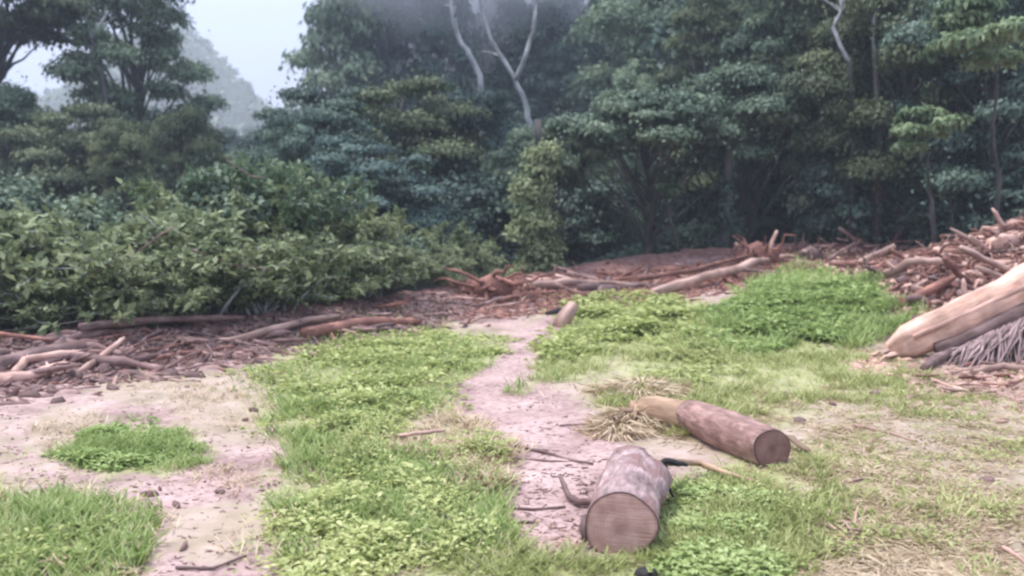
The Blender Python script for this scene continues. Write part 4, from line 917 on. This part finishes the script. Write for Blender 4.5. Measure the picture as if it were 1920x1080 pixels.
def scatter_blades(nm, n, es, mat, label, size=.18, width=.07, flop=.5, per=5, clump=0.0):
    px, py, er = samp(n, es); x, y, z = gp(px, py)
    q = vn(x * 1.8, y * 1.8, 50) + .5 * vn(x * 5, y * 5, 51); keep = q > -.17 + clump + .45 * np.maximum(0, er - .5) + rng.normal(0, .16, len(q))
    x, y, z = x[keep], y[keep], z[keep]; q = q[keep]; i = np.repeat(np.arange(len(x)), per); k = len(i)
    th = rng.uniform(0, 6.28, k); sp = .03 * np.clip(y[i] / 8, .8, 2)
    P = np.stack([x[i] + rng.normal(0, 1, k) * sp, y[i] + rng.normal(0, 1, k) * sp, z[i] - .01], 1)
    L = norm(np.stack([np.cos(th) * flop, np.sin(th) * flop, rng.uniform(.4, 1, k)], 1)) if flop < 2 else norm(np.stack([np.cos(th), np.sin(th), rng.uniform(-.02, .22, k)], 1))
    N = norm(np.cross(L, np.stack([-np.sin(th), np.cos(th), rng.normal(0, .3, k)], 1)))
    sz = size * rng.uniform(.5, 1.25, k) * (1 + .5 * q[i])
    w_ = width * np.clip(y[i] / 8, .8, 2.2)
    me = leaf_mesh(nm, P, N, L, sz, M[mat], width * 1.0, rng.random(k), .03); link(nm, me, kind='stuff', label=label)
# broadleaf weeds
scatter_plants('weeds', 2500, [(740, 690, 240, 75), (640, 770, 140, 65), (820, 650, 150, 30)], 'weed', 'leafy green weeds in the strip left of the path', 6, .08, .11, .14)
scatter_plants('weeds', 2100, [(730, 970, 215, 120), (800, 870, 150, 55), (620, 1040, 120, 70)], 'weed', 'leafy green weeds at the bottom centre', 7, .068, .12, .13)
scatter_plants('weeds', 1700, [(100, 1035, 150, 100), (200, 1070, 80, 50)], 'weed', 'leafy green weeds in the lower left corner', 7, .065, .11, .12)
scatter_plants('weeds', 1300, [(255, 840, 120, 42)], 'grass', 'round green weed patch on the left dirt', 7, .07, .12, .11, -.2)
scatter_plants('weeds', 1500, [(1350, 1010, 150, 90), (1290, 960, 60, 40)], 'grass', 'green weeds beside the front log', 8, .06, .10, .11)
scatter_plants('weeds', 2200, [(1190, 600, 160, 50), (1060, 655, 70, 25)], 'weed', 'light green weeds on the rise right of the path', 7, .09, .15, .16)
scatter_plants('weeds', 2600, [(1520, 585, 175, 72), (1590, 600, 70, 45), (1400, 620, 120, 40)], 'grass', 'lush green weeds on the rise left of the right mound', 7, .09, .17, .18, -.05)
scatter_plants('weeds', 300, [(1290, 690, 80, 45)], 'grass_yellow', 'grey green weeds above the straw clump', 6, .08, .2, .1)
# grass
scatter_blades('grass', 5500, [(740, 690, 250, 85), (640, 770, 150, 70), (730, 960, 230, 130), (110, 1030, 165, 110)], 'grass', 'short green grass between the weeds', .15, .10, .6, 5)
scatter_blades('grass', 5200, [(1400, 680, 280, 70), (1050, 670, 110, 45), (1190, 620, 180, 60), (1330, 760, 200, 50)], 'grass_yellow', 'yellowish grass across the middle of the field', .15, .10, .7, 5)
scatter_blades('grass', 3600, [(1530, 575, 165, 78)], 'grass', 'long grass on the rise left of the right mound', .26, .07, .7, 5)
scatter_blades('grass', 4500, [(1450, 920, 130, 80), (1350, 1030, 180, 90), (900, 1060, 150, 60), (1700, 740, 200, 40), (1150, 1075, 140, 25)], 'grass_yellow', 'yellowish grass around the logs and at the bottom edge', .12, .09, .8, 5)
scatter_blades('grass', 1300, [(255, 845, 130, 45), (180, 860, 60, 30)], 'grass', 'green grass rimming the round weed patch', .11, .09, .7, 5)
scatter_blades('dry_grass', 13000, [(1700, 900, 380, 220), (1400, 770, 260, 60), (1800, 1000, 200, 120)], 'straw', 'flattened pale dry grass over the lower right field', .17, .07, 3, 5, -.3)
scatter_blades('dry_grass', 2500, [(1700, 880, 380, 220)], 'grass_yellow', 'thin yellow grass over the lower right field', .10, .09, .9, 4, .1)
scatter_blades('dry_grass', 1600, [(850, 830, 110, 45), (890, 880, 70, 50)], 'straw', 'dry stalks among the middle weeds', .17, .08, 1.2, 5, -.3)
scatter_blades('dry_grass', 1500, [(430, 770, 130, 60), (330, 730, 150, 30), (150, 810, 90, 40), (400, 900, 110, 30)], 'straw', 'thin dry grass over the left dirt', .10, .08, 1.2, 3, .0)
scatter_plants('weeds', 1500, [(740, 700, 300, 110), (730, 960, 270, 170), (1250, 640, 330, 80), (1400, 1000, 260, 110), (110, 1000, 220, 120)], 'weed', 'scattered small weeds thinning out between the patches', 6, .05, .10, .10, -.2)
scatter_plants('weeds', 700, [(880, 860, 90, 70), (680, 830, 120, 45)], 'grass_yellow', 'yellowing weeds around the pale wood slab', 7, .05, .16, .10, -.2)
scatter_plants('weeds', 500, [(1700, 880, 330, 180)], 'grass_yellow', 'sparse low weeds in the dry grass', 6, .05, .08, .10, -.1)
scatter_blades('dry_grass', 1800, [(730, 980, 240, 130), (740, 740, 250, 110), (110, 1020, 170, 110)], 'straw', 'dry stalks between the green weeds', .15, .07, 1.0, 3, -.3)
litter('dead_leaves', gp(rng.normal(1640, 28, 150), rng.normal(682, 10, 150)), .05, .16, 'orangewood', 'orange splinters around the foot of the leaning trunk', True)
px = rng.uniform(-20, 1940, 5200); py = 640 + 450 * rng.random(5200) ** 1.3
litter('ground_litter', gp(px, py), .015, .07, 'mudwood', 'small twigs and leaf bits strewn over the field')
px = rng.uniform(-20, 1940, 2600); py = 660 + 430 * rng.random(2600)
litter('ground_litter', gp(px, py), .012, .045, 'mudwood', 'small crumbs of earth strewn over the field', True)
scatter_blades('dry_grass', 5000, [(2120, 860, 300, 200), (-200, 900, 250, 150)], 'straw', 'flattened dry grass at the sides of the field', .16, .07, 3, 4, -.1)
scatter_blades('grass', 3500, [(2120, 860, 300, 200), (-200, 900, 250, 150)], 'grass_yellow', 'yellow grass at the sides of the field', .12, .08, .9, 5, .0)
# straw clump at the end of the second log
def straw_clump(px, py, r, n, hgt, label, mat='straw'):
    c = g1(px, py); th = rng.uniform(0, 6.28, n); rr = r * np.sqrt(rng.random(n)); P = np.stack([rr * np.cos(th), rr * np.sin(th) * .6, hgt * (1 - (rr / r) ** 2) * rng.random(n)], 1)
    L = norm(np.stack([np.cos(th), np.sin(th), rng.uniform(-.6, .4, n)], 1)); N = norm(rng.normal(0, 1, (n, 3)) + np.array([0, 0, .8]))
    me = leaf_mesh('straw_clump', P, N, L, rng.uniform(.12, .32, n), M[mat], .07, rng.random(n)); link('straw_clump', me, None, c, label=label, cat='straw')
straw_clump(1190, 802, .36, 1500, .22, 'tangled straw clump at the root end of the second log')
straw_clump(1205, 735, .6, 1500, .14, 'pale flat straw heap behind the second log')
straw_clump(1160, 815, .25, 600, .16, 'low straw tuft left of the second log')

# ------------------------------------------------------------------ haze
bmv = [(-460, -12, -3), (430, -12, -3), (430, 440, -3), (-460, 440, -3)]
V = bmv + [(a, b, 125) for a, b, c in bmv]
V = np.array(V, float); V[:4, 2] = -14
me = mesh_np('haze', V, [(0, 3, 2, 1), (4, 5, 6, 7), (0, 1, 5, 4), (1, 2, 6, 5), (2, 3, 7, 6), (3, 0, 4, 7)], None, mats=[])
m, n, o = newmat('haze'); pv = N_(n, 'ShaderNodeVolumePrincipled'); pv.inputs['Color'].default_value = (.76, .87, 1, 1); pv.inputs['Density'].default_value = 0.0011; pv.inputs['Anisotropy'].default_value = 0.0
n.links.new(pv.outputs[0], o.inputs['Volume']); me.materials.clear(); me.materials.append(m)
link('haze', me, kind='stuff', label='thin bluish air haze over the valley')
